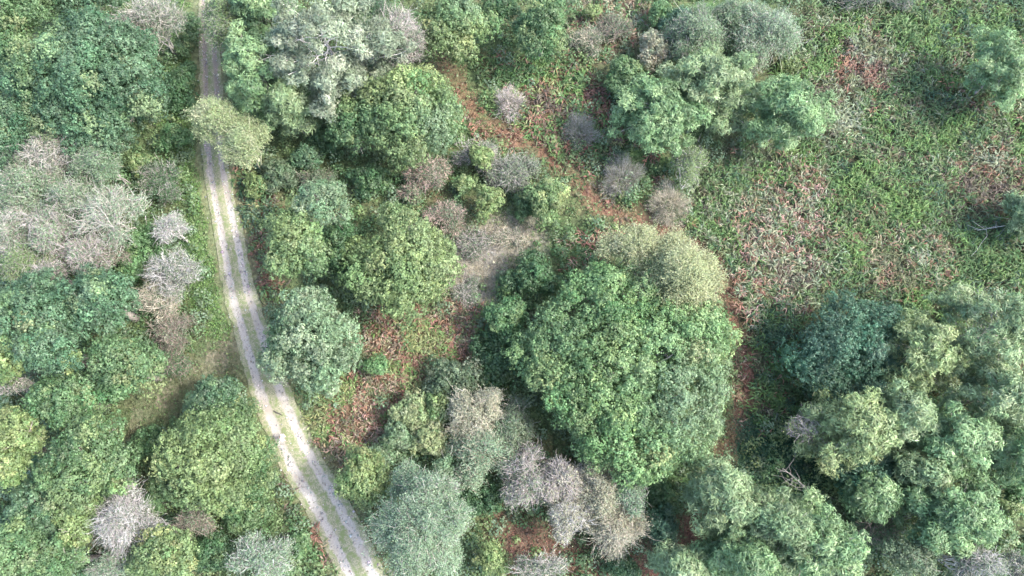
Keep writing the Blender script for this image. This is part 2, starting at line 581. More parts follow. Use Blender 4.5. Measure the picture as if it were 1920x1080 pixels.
def leafy(rng, R, zc, pal, leaf=0.19, fl_r=0.27, rb=None, dens=1.0, patch=None, low=-0.12, p3=0.12):
    """broadleaf crown: boughs > sprays > leaves"""
    mean_r = math.sqrt(R[0] * R[1])
    rb = rb or float(np.clip(0.27 * mean_r, 0.38, 1.45))
    B, D = lobed(rng, R, rb, low) if mean_r > 0.9 else bough_points(rng, R, rb, low)
    nb = len(B)
    rbs = rb * rng.uniform(0.65, 1.3, nb)
    bcol = pick(rng, pal, nb, p3) * rng.uniform(0.8, 1.2, (nb, 1)) * (1 + rng.normal(size=(nb, 1)) * C(0.07, 0.0, 0.03))
    big = fine(B[:, 0], B[:, 1], 1.6 / mean_r, rng.uniform(0, 9))[:, None]
    bcol = bcol * (1 + 0.12 * big)
    if patch is not None:
        for (ox, oy, pr, pc) in patch:
            w = np.clip(1.3 - np.hypot(B[:, 0] - ox * R[0], B[:, 1] - oy * R[1]) / (pr * mean_r), 0, 1)[:, None]
            bcol = bcol + (pick(rng, PAL[pc], nb) - bcol) * w
    nf = np.maximum(4, (dens * 1.62 * math.pi * rbs ** 2 / (fl_r * fl_r * 2.5)).astype(int))
    bi = np.repeat(np.arange(nb), nf)
    m = len(bi)
    fd = unit(rng.normal(size=(m, 3)) + D[bi] * 0.75 + C(0, 0, 0.55))
    fp = B[bi] + fd * (rbs[bi] * rng.uniform(0.55, 1.2, m))[:, None] * C(1, 1, 0.9)
    fcol = bcol[bi] * rng.uniform(0.74, 1.26, (m, 1))
    nl = 10
    li = np.repeat(np.arange(m), nl)
    k = len(li)
    off = rng.normal(size=(k, 3)) * fl_r * 0.52
    off -= fd[li] * (np.einsum('ij,ij->i', off, fd[li]) * 0.45)[:, None]
    P = fp[li] + off
    N = unit(fd[li] * 0.9 + off * 1.3 / fl_r + C(0, 0, 0.35) + rng.normal(size=(k, 3)) * 0.42)
    col = jit(rng, fcol[li], k, 0.15)
    P[:, 2] += zc
    ch = [leaves(rng, P, N, leaf, 0.66, col)]
    # inner leaves of the crown, so that the gaps show depth and not the ground
    q = int(m * 1.0)
    u = unit(rng.normal(size=(q, 3)))
    u[:, 2] = np.abs(u[:, 2]) * 0.9 - 0.15
    P2 = u * (R * rng.uniform(0.3, 0.72, (q, 1)))
    P2[:, 2] += zc
    ch.append(leaves(rng, P2, unit(rng.normal(size=(q, 3)) + C(0, 0, 0.8)), leaf * 2.0, 0.75, jit(rng, pick(rng, pal, q, 0), q, 0.15)))
    return ch, B, rbs


def wood(rng, R, zc, base_z, B, col, n_limb=14, r0=None):
    """trunk with limbs reaching into the boughs"""
    r0 = r0 or float(np.clip(0.035 * (zc + R[2]), 0.05, 0.42))
    fork = np.array([rng.normal() * 0.2, rng.normal() * 0.2, max(0.3, zc - R[2] * 0.45)])
    ch = [tube(np.array([[0, 0, base_z - 0.1], [0, 0, base_z + 0.12], fork * C(0.5, 0.5, 0.5), fork]),
               [r0 * 1.7, r0 * 1.15, r0 * 0.95, r0 * 0.8], col * 0.9, 8)]
    idx = rng.permutation(len(B))[:n_limb]
    for i in idx:
        tgt = B[i] + C(0, 0, zc)
        ch.append(limb(rng, fork, tgt, r0 * 0.5, r0 * 0.09, col * rng.uniform(0.85, 1.25), 0.14, 6))
        for _ in range(3):
            a = fork + (tgt - fork) * rng.uniform(0.45, 0.85)
            b = a + (tgt - a) * 0.8 + rng.normal(size=3) * 0.35
            ch.append(limb(rng, a, b, r0 * 0.18, r0 * 0.05, col * rng.uniform(0.9, 1.3), 0.15, 4, 4))
    return ch


def twiggy(rng, R, zc, base_z, tw, pal, leafiness, stems=4, rb=None, dens=1.0, leaf=0.10):
    """bare or thinly leaved crown of fine fanned twigs; returns (twig chunks, leaf chunks, branch chunks)"""
    mean_r = math.sqrt(R[0] * R[1])
    rb = rb or float(np.clip(0.33 * mean_r, 0.4, 1.15))
    B, D = lobed(rng, R, rb, -0.05) if mean_r > 1.0 else bough_points(rng, R, rb, -0.05, 0.45, 1.25)
    nb = len(B)
    rbs = rb * rng.uniform(0.6, 1.35, nb)
    col1, col2 = tw
    bt = rng.uniform(0, 1, (nb, 1))
    btw = (col1 + (col2 - col1) * bt) * rng.uniform(0.88, 1.12, (nb, 1))
    nt_ = np.maximum(24, (dens * 125 * rbs ** 2).astype(int))
    bi = np.repeat(np.arange(nb), nt_)
    m = len(bi)
    axis_d = unit(D * C(1, 1, 0.5) + C(0, 0, 0.45))
    P = B[bi] - axis_d[bi] * (rbs[bi] * rng.uniform(0.0, 0.75, m))[:, None] + rng.normal(size=(m, 3)) * (rbs[bi] * 0.30)[:, None]
    d = unit(axis_d[bi] * 0.8 + rng.normal(size=(m, 3)) * 0.62)
    L = rbs[bi] * rng.uniform(0.35, 0.95, m)
    P[:, 2] += zc
    tch = [spikes(rng, P, d, L, rng.uniform(0.026, 0.052, m), jit(rng, btw[bi], m, 0.20))]
    tip = P + d * L[:, None]
    # side twiglets
    s = rng.integers(0, m, int(m * (0.6 if leafiness > 1 else 1.3)))
    a = P[s] + d[s] * (L[s] * rng.uniform(0.3, 0.95, len(s)))[:, None]
    d2 = unit(d[s] + rng.normal(size=(len(s), 3)) * 0.8)
    tch.append(spikes(rng, a, d2, L[s] * rng.uniform(0.2, 0.5, len(s)), rng.uniform(0.018, 0.034, len(s)), jit(rng, btw[bi[s]], len(s), 0.2)))
    lch = []
    if leafiness > 0:
        nl = int(m * leafiness * 2.6)
        s = rng.integers(0, m, nl)
        q = P[s] + d[s] * (L[s] * rng.uniform(0.3, 1.0, nl))[:, None] + rng.normal(size=(nl, 3)) * 0.16
        bl = pick(rng, pal, nb, 0.1) * rng.uniform(0.88, 1.12, (nb, 1))
        N = unit(D[bi[s]] * 0.6 + C(0, 0, 0.6) + rng.normal(size=(nl, 3)) * 0.6)
        lch = [leaves(rng, q, N, leaf, 0.72, jit(rng, bl[bi[s]], nl, 0.18))]
    # stems and limbs
    bch = []
    top = zc + R[2] * 0.55
    r0 = float(np.clip(0.010 * (zc + R[2]) + 0.012, 0.03, 0.16))
    ends = []
    for k in range(stems):
        az = rng.uniform(0, 6.28)
        e = np.array([math.cos(az) * R[0] * rng.uniform(0.1, 0.5), math.sin(az) * R[1] * rng.uniform(0.1, 0.5), top * rng.uniform(0.72, 1.0)])
        ends.append(e)
        bch.append(limb(rng, [rng.normal() * 0.1, rng.normal() * 0.1, base_z - 0.1], e, r0, r0 * 0.25, col2 * rng.uniform(0.95, 1.2), 0.07, 7, 6))
    for i in range(nb):
        e = ends[rng.integers(stems)]
        a = e * rng.uniform(0.5, 0.95)
        bch.append(limb(rng, a, B[i] + D[i] * rbs[i] * rng.uniform(0.4, 0.95) + C(0, 0, zc), r0 * 0.42, 0.014, col2 * rng.uniform(0.95, 1.35), 0.2, 4, 3))
        for _ in range(1):
            c = a + (B[i] + C(0, 0, zc) - a) * rng.uniform(0.5, 0.9)
            bch.append(limb(rng, c, c + (axis_d[i] + rng.normal(size=3) * 0.6) * rbs[i] * 1.0, r0 * 0.2, 0.010, col2 * rng.uniform(0.9, 1.3), 0.15, 3, 3))
    if leafiness < 1.2:
        for k in range(min(stems, 4)):
            c = np.array([rng.normal() * 0.28 * R[0], rng.normal() * 0.28 * R[1], zc + R[2] * rng.uniform(0.25, 0.6)])
            for q in range(7):
                a2 = rng.uniform(0, 6.28)
                rr = rng.uniform(0.3, 0.6)
                e = c + np.array([math.cos(a2) * R[0] * rr, math.sin(a2) * R[1] * rr, R[2] * rng.uniform(-0.1, 0.4)])
                cc = col2 * rng.uniform(0.8, 1.1)
                bch.append(limb(rng, c, e, r0 * 0.26, 0.010, cc, 0.16, 5, 3))
                for _ in range(2):
                    g = c + (e - c) * rng.uniform(0.35, 0.8)
                    bch.append(limb(rng, g, g + (e - c) * 0.4 + rng.normal(size=3) * mean_r * 0.16, 0.02, 0.008, cc, 0.14, 3, 3))
    return tch, lch, bch


def tuft_shell(rng, n):
    return unit(rng.normal(size=(n, 3)) + C(0, 0, 0.35))


def pine(rng, R, h, base_z, pal, lean=(0, 0), dens=1.0, see=0.35, bk=1.0):
    """trunk, spreading branches, needle tufts gathered in pads"""
    bark = C(0.30, 0.275, 0.255) * bk
    r0 = float(np.clip(0.018 * h, 0.08, 0.3))
    topx = np.array([lean[0], lean[1], h * 0.97])
    tz = np.linspace(0, 1, 7)[:, None]
    tp = topx * tz + np.sin(tz * 5 + rng.uniform(0, 6)) * C(0.12, 0.12, 0)
    tp[0, 2] = base_z - 0.1
    bch = [tube(tp, r0 * np.linspace(1, 0.16, 7), bark * 0.85, 7)]
    nb = int(np.clip(4.2 * math.sqrt(R[0] * R[1]) + 18, 16, 48))
    ol = outline(rng)
    pads, padd, padr, tone = [], [], [], []
    for k in range(nb):
        f = (k + 0.5) / nb                     # 0 low .. 1 top
        z0 = h * (0.36 + 0.60 * f)
        az = k * 2.399963 + rng.normal() * 0.3
        reach = (1 - f ** 2.2) ** 0.6 * ol(az) * rng.uniform(0.72, 1.04)
        reach = max(reach, 0.12)
        a = topx * (z0 / (h * 0.97))
        e = a + np.array([math.cos(az) * R[0] * reach, math.sin(az) * R[1] * reach, 0]) + C(0, 0, rng.uniform(-0.1, 0.5) + 0.12 * R[0] * reach)
        bch.append(limb(rng, a, e, r0 * 0.17 * (1.15 - f) * bk, 0.014 * bk, bark * rng.uniform(0.95, 1.5), 0.07, 6, 4))
        Lb = np.linalg.norm(e - a)
        npad = max(2, int(Lb / 1.15 * dens))
        for j in range(npad):
            t = see + (1.0 - see) * (j + 0.75) / npad
            side = unit(np.cross(e - a, C(0, 0, 1))) * rng.normal() * 0.30 * Lb * (1.15 - t)
            c = a + (e - a) * t + side + C(0, 0, rng.normal() * 0.3 + 0.12)
            pads.append(c)
            padd.append(unit(e - a) * 0.5 + C(0, 0, 0.5))
            padr.append(rng.uniform(0.5, 1.05))
            tone.append(rng.uniform())
            bch.append(limb(rng, a + (e - a) * max(0.1, t - 0.25), c, 0.026, 0.010, bark * rng.uniform(1.0, 1.6), 0.1, 3, 3))
    pads, padd, padr, tone = np.array(pads), unit(np.array(padd)), np.array(padr), np.array(tone)[:, None]
    pcol = (pal[0] + (pal[1] - pal[0]) * tone) * rng.uniform(0.72, 1.28, (len(pads), 1))
    pcol = np.where(rng.uniform(size=(len(pads), 1)) < 0.12, pal[2], pcol)
    nt_ = np.maximum(14, (72 * padr ** 2).astype(int))
    pi_ = np.repeat(np.arange(len(pads)), nt_)
    m = len(pi_)
    td = unit(rng.normal(size=(m, 3)) + padd[pi_] * 0.8)
    td[:, 2] = np.where(td[:, 2] < -0.2, -td[:, 2], td[:, 2])
    bump = 1 + 0.18 * np.sin(td[:, 0] * 5 + pi_) * np.cos(td[:, 1] * 5 + 2.0 * pi_)
    tpz = pads[pi_] + td * (padr[pi_] * bump * rng.uniform(0.6, 1.08, m))[:, None] * C(1.08, 1.08, 0.6)
    nn_ = 5
    ni = np.repeat(np.arange(m), nn_)
    k = len(ni)
    tcol = pcol[pi_] * rng.uniform(0.72, 1.28, (m, 1))
    off = rng.normal(size=(k, 3)) * 0.10
    v = leaves(rng, tpz[ni] + off, unit(td[ni] * 0.8 + off * 3.0 + C(0, 0, 0.3) + rng.normal(size=(k, 3)) * 0.5), 0.43, 0.19, jit(rng, tcol[ni], k, 0.15))
    return [v], bch


def heath_ball(rng, R, base_z, tw, n=5200):
    """round shrub of upright fine twigs"""
    d = unit(rng.normal(size=(n, 3)))
    d[:, 2] = np.abs(d[:, 2])
    ol = outline(rng)
    az_ = np.arctan2(d[:, 1], d[:, 0])
    f = ol(az_) * rng.uniform(0.7, 1.08, n) * (1 + 0.12 * np.sin(4 * az_ + 5 * d[:, 2] + R[0] * 9))
    tip = d * R * f[:, None]
    st = tip * rng.uniform(0.45, 0.85, (n, 1)) + rng.normal(size=(n, 3)) * 0.12
    st[:, 2] = np.maximum(st[:, 2], 0.02)
    dd = tip - st
    L = np.linalg.norm(dd, axis=1) * 0.8 + 0.1
    t = rng.uniform(0, 1, (n, 1))
    col = jit(rng, tw[0] + (tw[1] - tw[0]) * t, n, 0.2)
    col = np.where(rng.uniform(size=(n, 1)) < 0.28, jit(rng, C(0.13, 0.15, 0.085), n, 0.2), col)
    st[:, 2] += base_z
    dn = unit(unit(dd) + C(0, 0, 0.35) + rng.normal(size=(n, 3)) * 0.38)
    ch = [spikes(rng, st, dn, L, rng.uniform(0.016, 0.03, n), col)]
    s = rng.integers(0, n, n)
    a = st[s] + dn[s] * (L[s] * rng.uniform(0.5, 1.0, n))[:, None]
    ch.append(spikes(rng, a, unit(dn[s] + rng.normal(size=(n, 3)) * 0.6), rng.uniform(0.08, 0.22, n), rng.uniform(0.012, 0.022, n), jit(rng, col[s], n, 0.1)))
    bch = []
    for k in range(9):
        az, el = rng.uniform(0, 6.28), rng.uniform(0.5, 1.4)
        e = np.array([math.cos(az) * math.cos(el), math.sin(az) * math.cos(el), math.sin(el)]) * R * 0.75 + C(0, 0, base_z)
        bch.append(limb(rng, [0, 0, base_z - 0.05], e, 0.035, 0.01, tw[0] * 0.9, 0.1, 4, 4))
    return ch, bch


# ------------------------------------------------------------------ the trees and bushes, one row each
#   kind, px, py, rx, ry (photograph pixels of the crown), height m, palette, label, options
ROWS = [
    # ---- upper left, west of the track
    ('oak', 158, 142, 140, 122, 13, 'teal', 'large dark green domed oak with a yellowing patch near the upper left corner', {'patch': [(-0.55, 0.55, 0.26, 'yellow'), (-0.6, 0.05, 0.2, 'light')]}),
    ('oak', 20, 40, 75, 90, 11, 'green', 'mid green broadleaf tree cut by the upper left corner', {}),
    ('oak', 150, -8, 85, 42, 9, 'teal', 'dark teal broadleaf crown at the top edge between oak and grey birch', {}),
    ('oak', 20, 240, 70, 70, 10, 'teal', 'blue green tree at the left edge below the yellow patched oak', {'leaf': 0.15}),
    ('birch', 283, 38, 66, 54, 9, 'olive', 'grey beige birch with white stems at the top beside the track', {'leafy': 1.0, 'tw': 'grey', 'stems': 6}),
    ('bare', 98, 290, 62, 44, 8, 'grey', 'bare grey tree with white stems below the dark domed oak', {'leafy': 0.4, 'stems': 6}),
    ('birch', 190, 308, 50, 46, 8, 'pale', 'pale green fine leaved birch touching the domed oak from below', {'tw': 'ash'}),
    ('birch', 48, 345, 71, 53, 8, 'pale', 'pale green birch at the left edge above the grey thicket', {'tw': 'grey', 'leafy': 1.8}),
    ('birch', 138, 372, 60, 41, 8, 'pale', 'dull green birch in the middle of the grey thicket', {'tw': 'grey', 'leafy': 1.3}),
    ('birch', 212, 405, 60, 60, 8, 'silver', 'grey green rounded birch on the east side of the grey thicket', {'tw': 'grey', 'leafy': 1.0}),
    ('bare', 30, 428, 48, 51, 7, 'grey', 'bare grey birch at the left edge halfway down', {'leafy': 0.5, 'pal': 'pale'}),
    ('birch', 100, 432, 53, 46, 7.5, 'pale', 'thin grey green birch inside the grey thicket above the white fallen stems', {'tw': 'lilac', 'leafy': 0.9}),
    ('birch', 48, 492, 53, 41, 6.5, 'light', 'light green birch at the left edge above the teal oaks', {'tw': 'grey', 'leafy': 2.0}),
    ('bare', 95, 517, 46, 30, 6.5, 'lilac', 'bare lilac grey tree with long white stems beside the teal oak', {'stems': 7}),
    ('bare', 160, 478, 52, 41, 7, 'lilac', 'bare lilac brown birch between the grey thicket and the teal oak', {'leafy': 0.35, 'pal': 'pale'}),
    ('scrub', 208, 478, 32, 32, 5, 'brown', 'brown grey twiggy shrub above the teal oak', {'leafy': 0.5}),
    ('bush', 268, 455, 42, 40, 3.4, 'fresh', 'bright green round bush between grey thicket and white birches', {}),
    ('bush', 245, 500, 30, 28, 3.0, 'fresh', 'small green bush squeezed between teal oak and white bare birch', {}),
    ('bare', 322, 428, 33, 33, 5.5, 'white', 'small white bare birch near the track, the upper of two', {'leafy': 0.2, 'pal': 'silver'}),
    ('bare', 322, 508, 48, 48, 6.0, 'white', 'bright white bare birch near the track, the lower and larger of two', {'stems': 7}),
    ('bare', 295, 560, 46, 38, 5.0, 'beige', 'beige twiggy bare tree below the bright white birch', {'leafy': 0.3, 'pal': 'olive', 'stems': 6}),
    ('scrub', 318, 620, 42, 46, 3.5, 'brown', 'dark brown twiggy shrub east of the teal oaks', {'leafy': 0.4}),
    ('scrub', 322, 678, 34, 40, 3.0, 'brown', 'brown twiggy shrub above the grassy side path', {'leafy': 0.7, 'pal': 'deep'}),
    ('scrub', 300, 335, 48, 42, 3.2, 'ash', 'grey green twiggy shrub below the domed oak near the track', {'leafy': 1.2, 'pal': 'deep'}),
    ('bush', 325, 252, 32, 30, 2.6, 'fresh', 'bright green bush beside the track at the foot of the domed oak', {}),
    ('bush', 255, 305, 26, 24, 2.4, 'light', 'small light green bush east of the pale birch', {}),
    ('bush', 340, 160, 28, 60, 2.2, 'deep', 'dark green low bush along the track beside the domed oak', {}),
    ('bush', 352, 60, 22, 55, 2.0, 'green', 'green low bush between the beige birch and the track', {}),
    # ---- left, teal and yellow oaks
    ('oak', 188, 565, 72, 62, 10, 'teal', 'blue green oak with its point beside the white birches', {}),
    ('oak', 70, 588, 85, 68, 10, 'teal', 'wide blue green oak reaching the left edge', {}),
    ('oak', 110, 655, 62, 50, 10, 'teal', 'teal green oak in the centre of the left hand oak group', {}),
    ('oak', 38, 668, 55, 50, 9, 'yellow', 'yellow green oak at the left edge below the wide teal one', {'patch': [(0.4, 0.3, 0.5, 'green')]}),
    ('oak', 240, 690, 66, 64, 9, 'green', 'mid green oak above the brown end of the side path', {}),
    ('sapling', 160, 682, 22, 20, 8.5, 'yellow', 'small bright yellow green crown in the gap of the left oaks', {}),
    ('bare', 34, 726, 38, 20, 7, 'lilac', 'small lilac grey bare crown at the left edge', {}),
    ('oak', 130, 750, 78, 50, 9, 'green', 'green oak with feathery foliage left of the side path', {}),
    ('oak', 38, 838, 56, 68, 9, 'yellow', 'yellow oak at the left edge low down', {}),
    ('oak', 160, 862, 84, 78, 9.5, 'green', 'rounded mid green oak standing between yellow oak and white fan branched tree', {'patch': [(-0.3, -0.6, 0.4, 'light')]}),
    ('oak', 398, 752, 52, 46, 5.5, 'teal', 'grey green oak beside the side path, north of the yellow green one', {'leaf': 0.16}),
    ('oak', 392, 858, 84, 92, 9, 'light', 'large yellow green oak left of the person on the track', {'patch': [(-0.35, 0.1, 0.55, 'yellow'), (0.1, -0.5, 0.4, 'yellow')]}),
    ('oak', 445, 800, 36, 62, 4.5, 'green', 'green leafy crown at the track edge just left of the person', {'leaf': 0.15}),
    ('oak', 478, 880, 38, 62, 4.5, 'green', 'green crown at the track edge below the person', {'leaf': 0.15}),
    ('bush', 310, 908, 42, 38, 4, 'green', 'small green bush in the dark gap left of the big yellow green oak', {}),
    ('bush', 275, 830, 32, 32, 3, 'deep', 'dark green bush at the brown end of the side path', {}),
    ('bare', 232, 975, 64, 66, 7.5, 'white', 'white bare tree with fan shaped branches low on the left', {'stems': 8, 'leafy': 0.2, 'pal': 'olive'}),
    ('oak', 150, 985, 40, 58, 7, 'light', 'light green narrow crown left of the white fan branched tree', {'patch': [(0, 0, 0.6, 'yellow')]}),
    ('oak', 75, 955, 62, 46, 7, 'teal', 'teal crown in the lower left gap below the yellow oak', {}),
    ('oak', 38, 1035, 72, 60, 9, 'green', 'green oak cut by the lower left corner', {}),
    ('oak', 118, 1055, 48, 42, 8, 'green', 'green crown on the bottom edge beside the corner oak', {'leaf': 0.15}),
    ('bare', 360, 978, 46, 30, 4.5, 'brown', 'brown twiggy crown below the large yellow green oak', {'leafy': 0.4}),
    ('bush', 285, 945, 32, 24, 4, 'green', 'small green crown between white fan tree and brown twigs', {}),
    ('oak', 310, 1040, 66, 48, 7, 'light', 'light green oak on the bottom edge right of the white fan tree', {}),
    ('bush', 395, 1035, 46, 42, 3.5, 'deep', 'dark green bush on the bottom edge between light oak and silver willow', {}),
    ('birch', 488, 1045, 58, 44, 6, 'silver', 'silvery blue willow on the bottom edge left of the track', {'tw': 'white', 'leafy': 1.4}),
    ('bush', 455, 960, 50, 40, 3.2, 'green', 'green bush above the silvery willow', {}),
    ('bush', 545, 1035, 36, 42, 2.6, 'green', 'green bush between silvery willow and track', {}),
    ('scrub', 205, 1062, 40, 28, 5, 'ash', 'small grey bush on the bottom edge below the white fan tree', {'leafy': 1.0, 'pal': 'silver'}),
    # ---- over and right of the track, top
    ('birch', 405, 228, 48, 44, 9, 'willow', 'pale yellow birch hanging over the track, upper left crown', {'tw': 'moss'}),
    ('birch', 462, 272, 46, 50, 8.5, 'willow', 'pale yellow green birch over the track, lower right crown', {'tw': 'moss', 'leafy': 3.2}),
    ('birch', 424, 25, 36, 84, 9.5, 'light', 'light green birch at the top beside the track', {'tw': 'ash', 'leafy': 2.4}),
    ('pine', 615, 85, 140, 100, 14, 'pinegrey', 'big pine with bare white branches at the top', {'see': 0.45, 'dens': 1.0, 'bk': 1.6}),
    ('pine', 480, 130, 62, 88, 10.7, 'pinegreen', 'green pine between the track and the white branched pine', {'see': 0.25}),
    ('pine', 545, 198, 48, 40, 9.0, 'pine', 'small grey green pine below the white branched pine', {'see': 0.2}),
    ('pine', 655, 150, 58, 46, 9.0, 'pinegrey', 'grey green pine between white branched pine and light oak', {'see': 0.3}),
    ('pine', 490, 25, 52, 44, 10.7, 'pinegreen', 'green pine crown on the top edge right of the track', {'see': 0.25}),
    ('bare', 752, 78, 46, 62, 9, 'lilac', 'dense lilac grey bare tree at the top between pine and oak', {'dens': 1.6}),
    ('scrub', 705, 18, 34, 30, 6, 'ash', 'dark grey twiggy crown on the top edge beside the pine', {'leafy': 1.2, 'pal': 'teal'}),
    ('oak', 765, 205, 92, 92, 10, 'light', 'round light green oak in the upper middle', {'patch': [(0.5, -0.4, 0.4, 'pale'), (-0.6, -0.2, 0.3, 'green')]}),
    ('oak', 660, 230, 42, 62, 7.5, 'green', 'dark green crown on the shaded west side of the round light oak', {}),
    ('oak', 850, 42, 74, 64, 8, 'light', 'light green oak on the top edge, left of the two', {'patch': [(0.2, 0.2, 0.4, 'pale')]}),
    ('oak', 1018, 52, 54, 66, 8, 'green', 'mid green oak on the top edge above the glade', {}),
    ('bush', 935, 20, 40, 30, 5, 'deep', 'dark green bush on the top edge between two oaks', {}),
    ('bush', 575, 292, 32, 26, 3.2, 'teal', 'teal leafy bush in the dark gap below the pines', {'leaf': 0.17}),
    ('bush', 520, 325, 38, 34, 3.0, 'olive', 'yellow olive bush beside the overhanging birch', {}),
    ('bush', 480, 345, 30, 26, 2.4, 'yellow', 'small yellow green bush on the track bank', {}),
    ('scrub', 590, 335, 46, 24, 2.6, 'brown', 'brown olive low shrub above the twin crowned oak', {'leafy': 1.4, 'pal': 'olive'}),
    ('bush', 690, 335, 40, 36, 3.0, 'deep', 'dark green bush under the round light oak', {}),
    ('bush', 610, 262, 38, 34, 2.5, 'deep', 'deep green bush in the shade below the pines', {}),
    # ---- middle
    ('oak', 610, 392, 56, 44, 10, 'pale', 'grey green upper crown of two beside the track bank', {'leaf': 0.16}),
    ('oak', 562, 462, 58, 74, 10, 'light', 'light green lower crown of two beside the track bank', {'patch': [(0.5, -0.4, 0.4, 'green'), (-0.3, 0.2, 0.4, 'yellow')]}),
    ('oak', 632, 468, 36, 58, 5.5, 'deep', 'deep green crown between light oak and yellow oak', {}),
    ('oak', 755, 492, 98, 90, 9, 'light', 'rounded yellow green oak beside the pale clearing', {'patch': [(-0.5, 0.3, 0.5, 'yellow'), (-0.1, -0.5, 0.35, 'yellow')]}),
    ('sapling', 742, 410, 36, 26, 6, 'light', 'small light crown at the top of the yellow green oak', {}),
    ('oak', 582, 650, 92, 88, 10, 'pale', 'round pale green oak leaning over the track', {'patch': [(-0.6, 0.2, 0.4, 'green')]}),
    ('scrub', 800, 325, 42, 36, 3.6, 'pink', 'pinkish twiggy shrub below the round light oak', {'dens': 1.5}),
    ('scrub', 770, 360, 24, 22, 2.6, 'pink', 'small pink tipped twiggy shrub beside the yellow green oak', {'dens': 1.5}),
    ('scrub', 838, 402, 42, 34, 3.2, 'pink', 'pink grey twiggy shrub at the head of the pale clearing', {'dens': 1.4}),
    ('scrub', 900, 292, 46, 30, 3.4, 'lilac', 'lilac grey twiggy shrub beside the rust path', {'dens': 1.3}),
    ('scrub', 962, 322, 48, 40, 3.2, 'ash', 'dark grey twiggy shrub beside the rust path above the clearing', {'dens': 1.3}),
    ('sapling', 902, 298, 24, 26, 4.2, 'yellow', 'small yellow green sapling among the lilac grey shrubs', {}),
    ('sapling', 915, 378, 26, 36, 4.5, 'yellow', 'bright yellow sapling at the head of the clearing', {}),
    ('sapling', 1022, 372, 40, 44, 5, 'light', 'light green sapling east of the yellow one', {}),
    ('bush', 985, 385, 26, 30, 2.6, 'green', 'small green bush between the yellow and the light sapling', {}),
    ('bush', 870, 345, 22, 20, 2.6, 'light', 'small light bush between pinkish and lilac shrubs', {}),
    ('bush', 1000, 520, 58, 50, 4.5, 'deep', 'deep green bush north west of the giant oak', {}),
    ('sapling', 952, 595, 42, 44, 5.5, 'fresh', 'yellow green sapling on the west side of the giant oak', {}),
    ('bush', 930, 665, 46, 66, 3, 'deep', 'dark green bush in the shade west of the giant oak', {}),
    ('oak', 1176, 688, 194, 204, 10.8, 'giant', 'giant spreading green oak in the centre of the wood', {'patch': [(-0.2, 0.1, 0.12, 'yellow'), (0.55, -0.3, 0.5, 'pale'), (-0.6, 0.3, 0.35, 'green')], 'limbs': 34, 'rz': 0.47}),
    ('birch', 1190, 465, 70, 46, 9, 'sallow', 'cream green willow crown above the giant oak, left of two', {'tw': 'moss', 'leafy': 2.6}),
    ('birch', 1276, 522, 76, 94, 11, 'sallow', 'pale yellow willow wrapped round the giant oak upper right side', {'tw': 'moss', 'leafy': 3.4}),
    ('sapling', 705, 686, 27, 22, 2.8, 'fresh', 'bright yellow green small bush among the rust bracken', {}),
    ('sapling', 772, 772, 37, 39, 3.6, 'willow', 'pale sapling on the edge of the rust bracken, upper one', {}),
    ('sapling', 742, 818, 34, 34, 3.4, 'pale', 'pale green sapling on the edge of the rust bracken, lower one', {}),
    ('sapling', 805, 825, 39, 37, 3.6, 'willow', 'pale yellow sapling left of the cream birches', {}),
    ('bush', 850, 715, 56, 54, 3.6, 'olive', 'pale olive bush west of the giant oak', {}),
    ('bush', 828, 765, 41, 37, 3.4, 'light', 'light green bush below the pale olive one', {}),
    ('sapling', 682, 888, 52, 54, 7, 'yellow', 'yellow leaved sapling beside the lower track', {'patch': [(0.4, -0.5, 0.5, 'light')]}),
    ('bush', 715, 855, 34, 24, 2.8, 'pale', 'pale bush above the yellow leaved sapling', {}),
    ('birch', 895, 775, 70, 55, 6, 'cream', 'cream grey birch with white twigs south west of the giant oak', {'tw': 'beige', 'leafy': 2.2}),
    ('birch', 905, 848, 70, 70, 6, 'silver', 'grey green birch below the cream one', {'tw': 'beige', 'leafy': 2.4}),
    ('birch', 960, 800, 41, 55, 5, 'olive', 'dull olive birch between cream birch and giant oak', {'tw': 'ash'}),
    ('birch', 795, 985, 84, 100, 11.5, 'silver', 'large silvery green willow right of the lower track', {'tw': 'grey', 'leafy': 4.2, 'leaf': 0.115}),
    ('birch', 775, 905, 46, 34, 8, 'silver', 'small silvery crown on top of the large silvery willow', {'leafy': 3.6}),
    ('scrub', 845, 918, 17, 20, 5.0, 'white', 'small white tangle of dead twigs beside the silvery willow', {'dens': 2.0}),
    ('sapling', 832, 875, 16, 20, 4.5, 'pale', 'tiny pale sapling above the white dead twigs', {}),
    ('bush', 905, 935, 44, 40, 3, 'deep', 'dark green bush right of the silvery willow', {}),
    ('sapling', 925, 1050, 34, 34, 4, 'yellow', 'yellow green bush on the bottom edge beside the rust ground', {}),
    # ---- lilac trees south of the oak
    ('bare', 988, 903, 46, 67, 6.5, 'lilac', 'lilac grey bare tree below the oak, leftmost of the lilac group', {'stems': 6}),
    ('bare', 1055, 895, 49, 49, 6.5, 'lilac', 'lilac bare tree of the group touching the giant oak', {'leafy': 0.4, 'pal': 'cream'}),
    ('bare', 1062, 968, 44, 53, 6, 'white', 'whitish bare tree with spread stems amid the lilac group', {'stems': 5, 'leafy': 0.5, 'pal': 'cream'}),
    ('bare', 1125, 915, 53, 58, 6.5, 'beige', 'beige leaved birch amid the lilac group', {'leafy': 1.2, 'pal': 'cream'}),
    ('birch', 1182, 925, 42, 46, 6.5, 'silver', 'grey green birch on the east end of the lilac group', {'tw': 'grey', 'leafy': 1.6}),
    ('bare', 1150, 995, 67, 53, 5.5, 'beige', 'beige twiggy tree at the foot of the lilac group', {'leafy': 0.8, 'pal': 'cream'}),
    ('bare', 1012, 1062, 58, 32, 6, 'grey', 'grey bare tree on the bottom edge below the lilac group', {'stems': 7}),
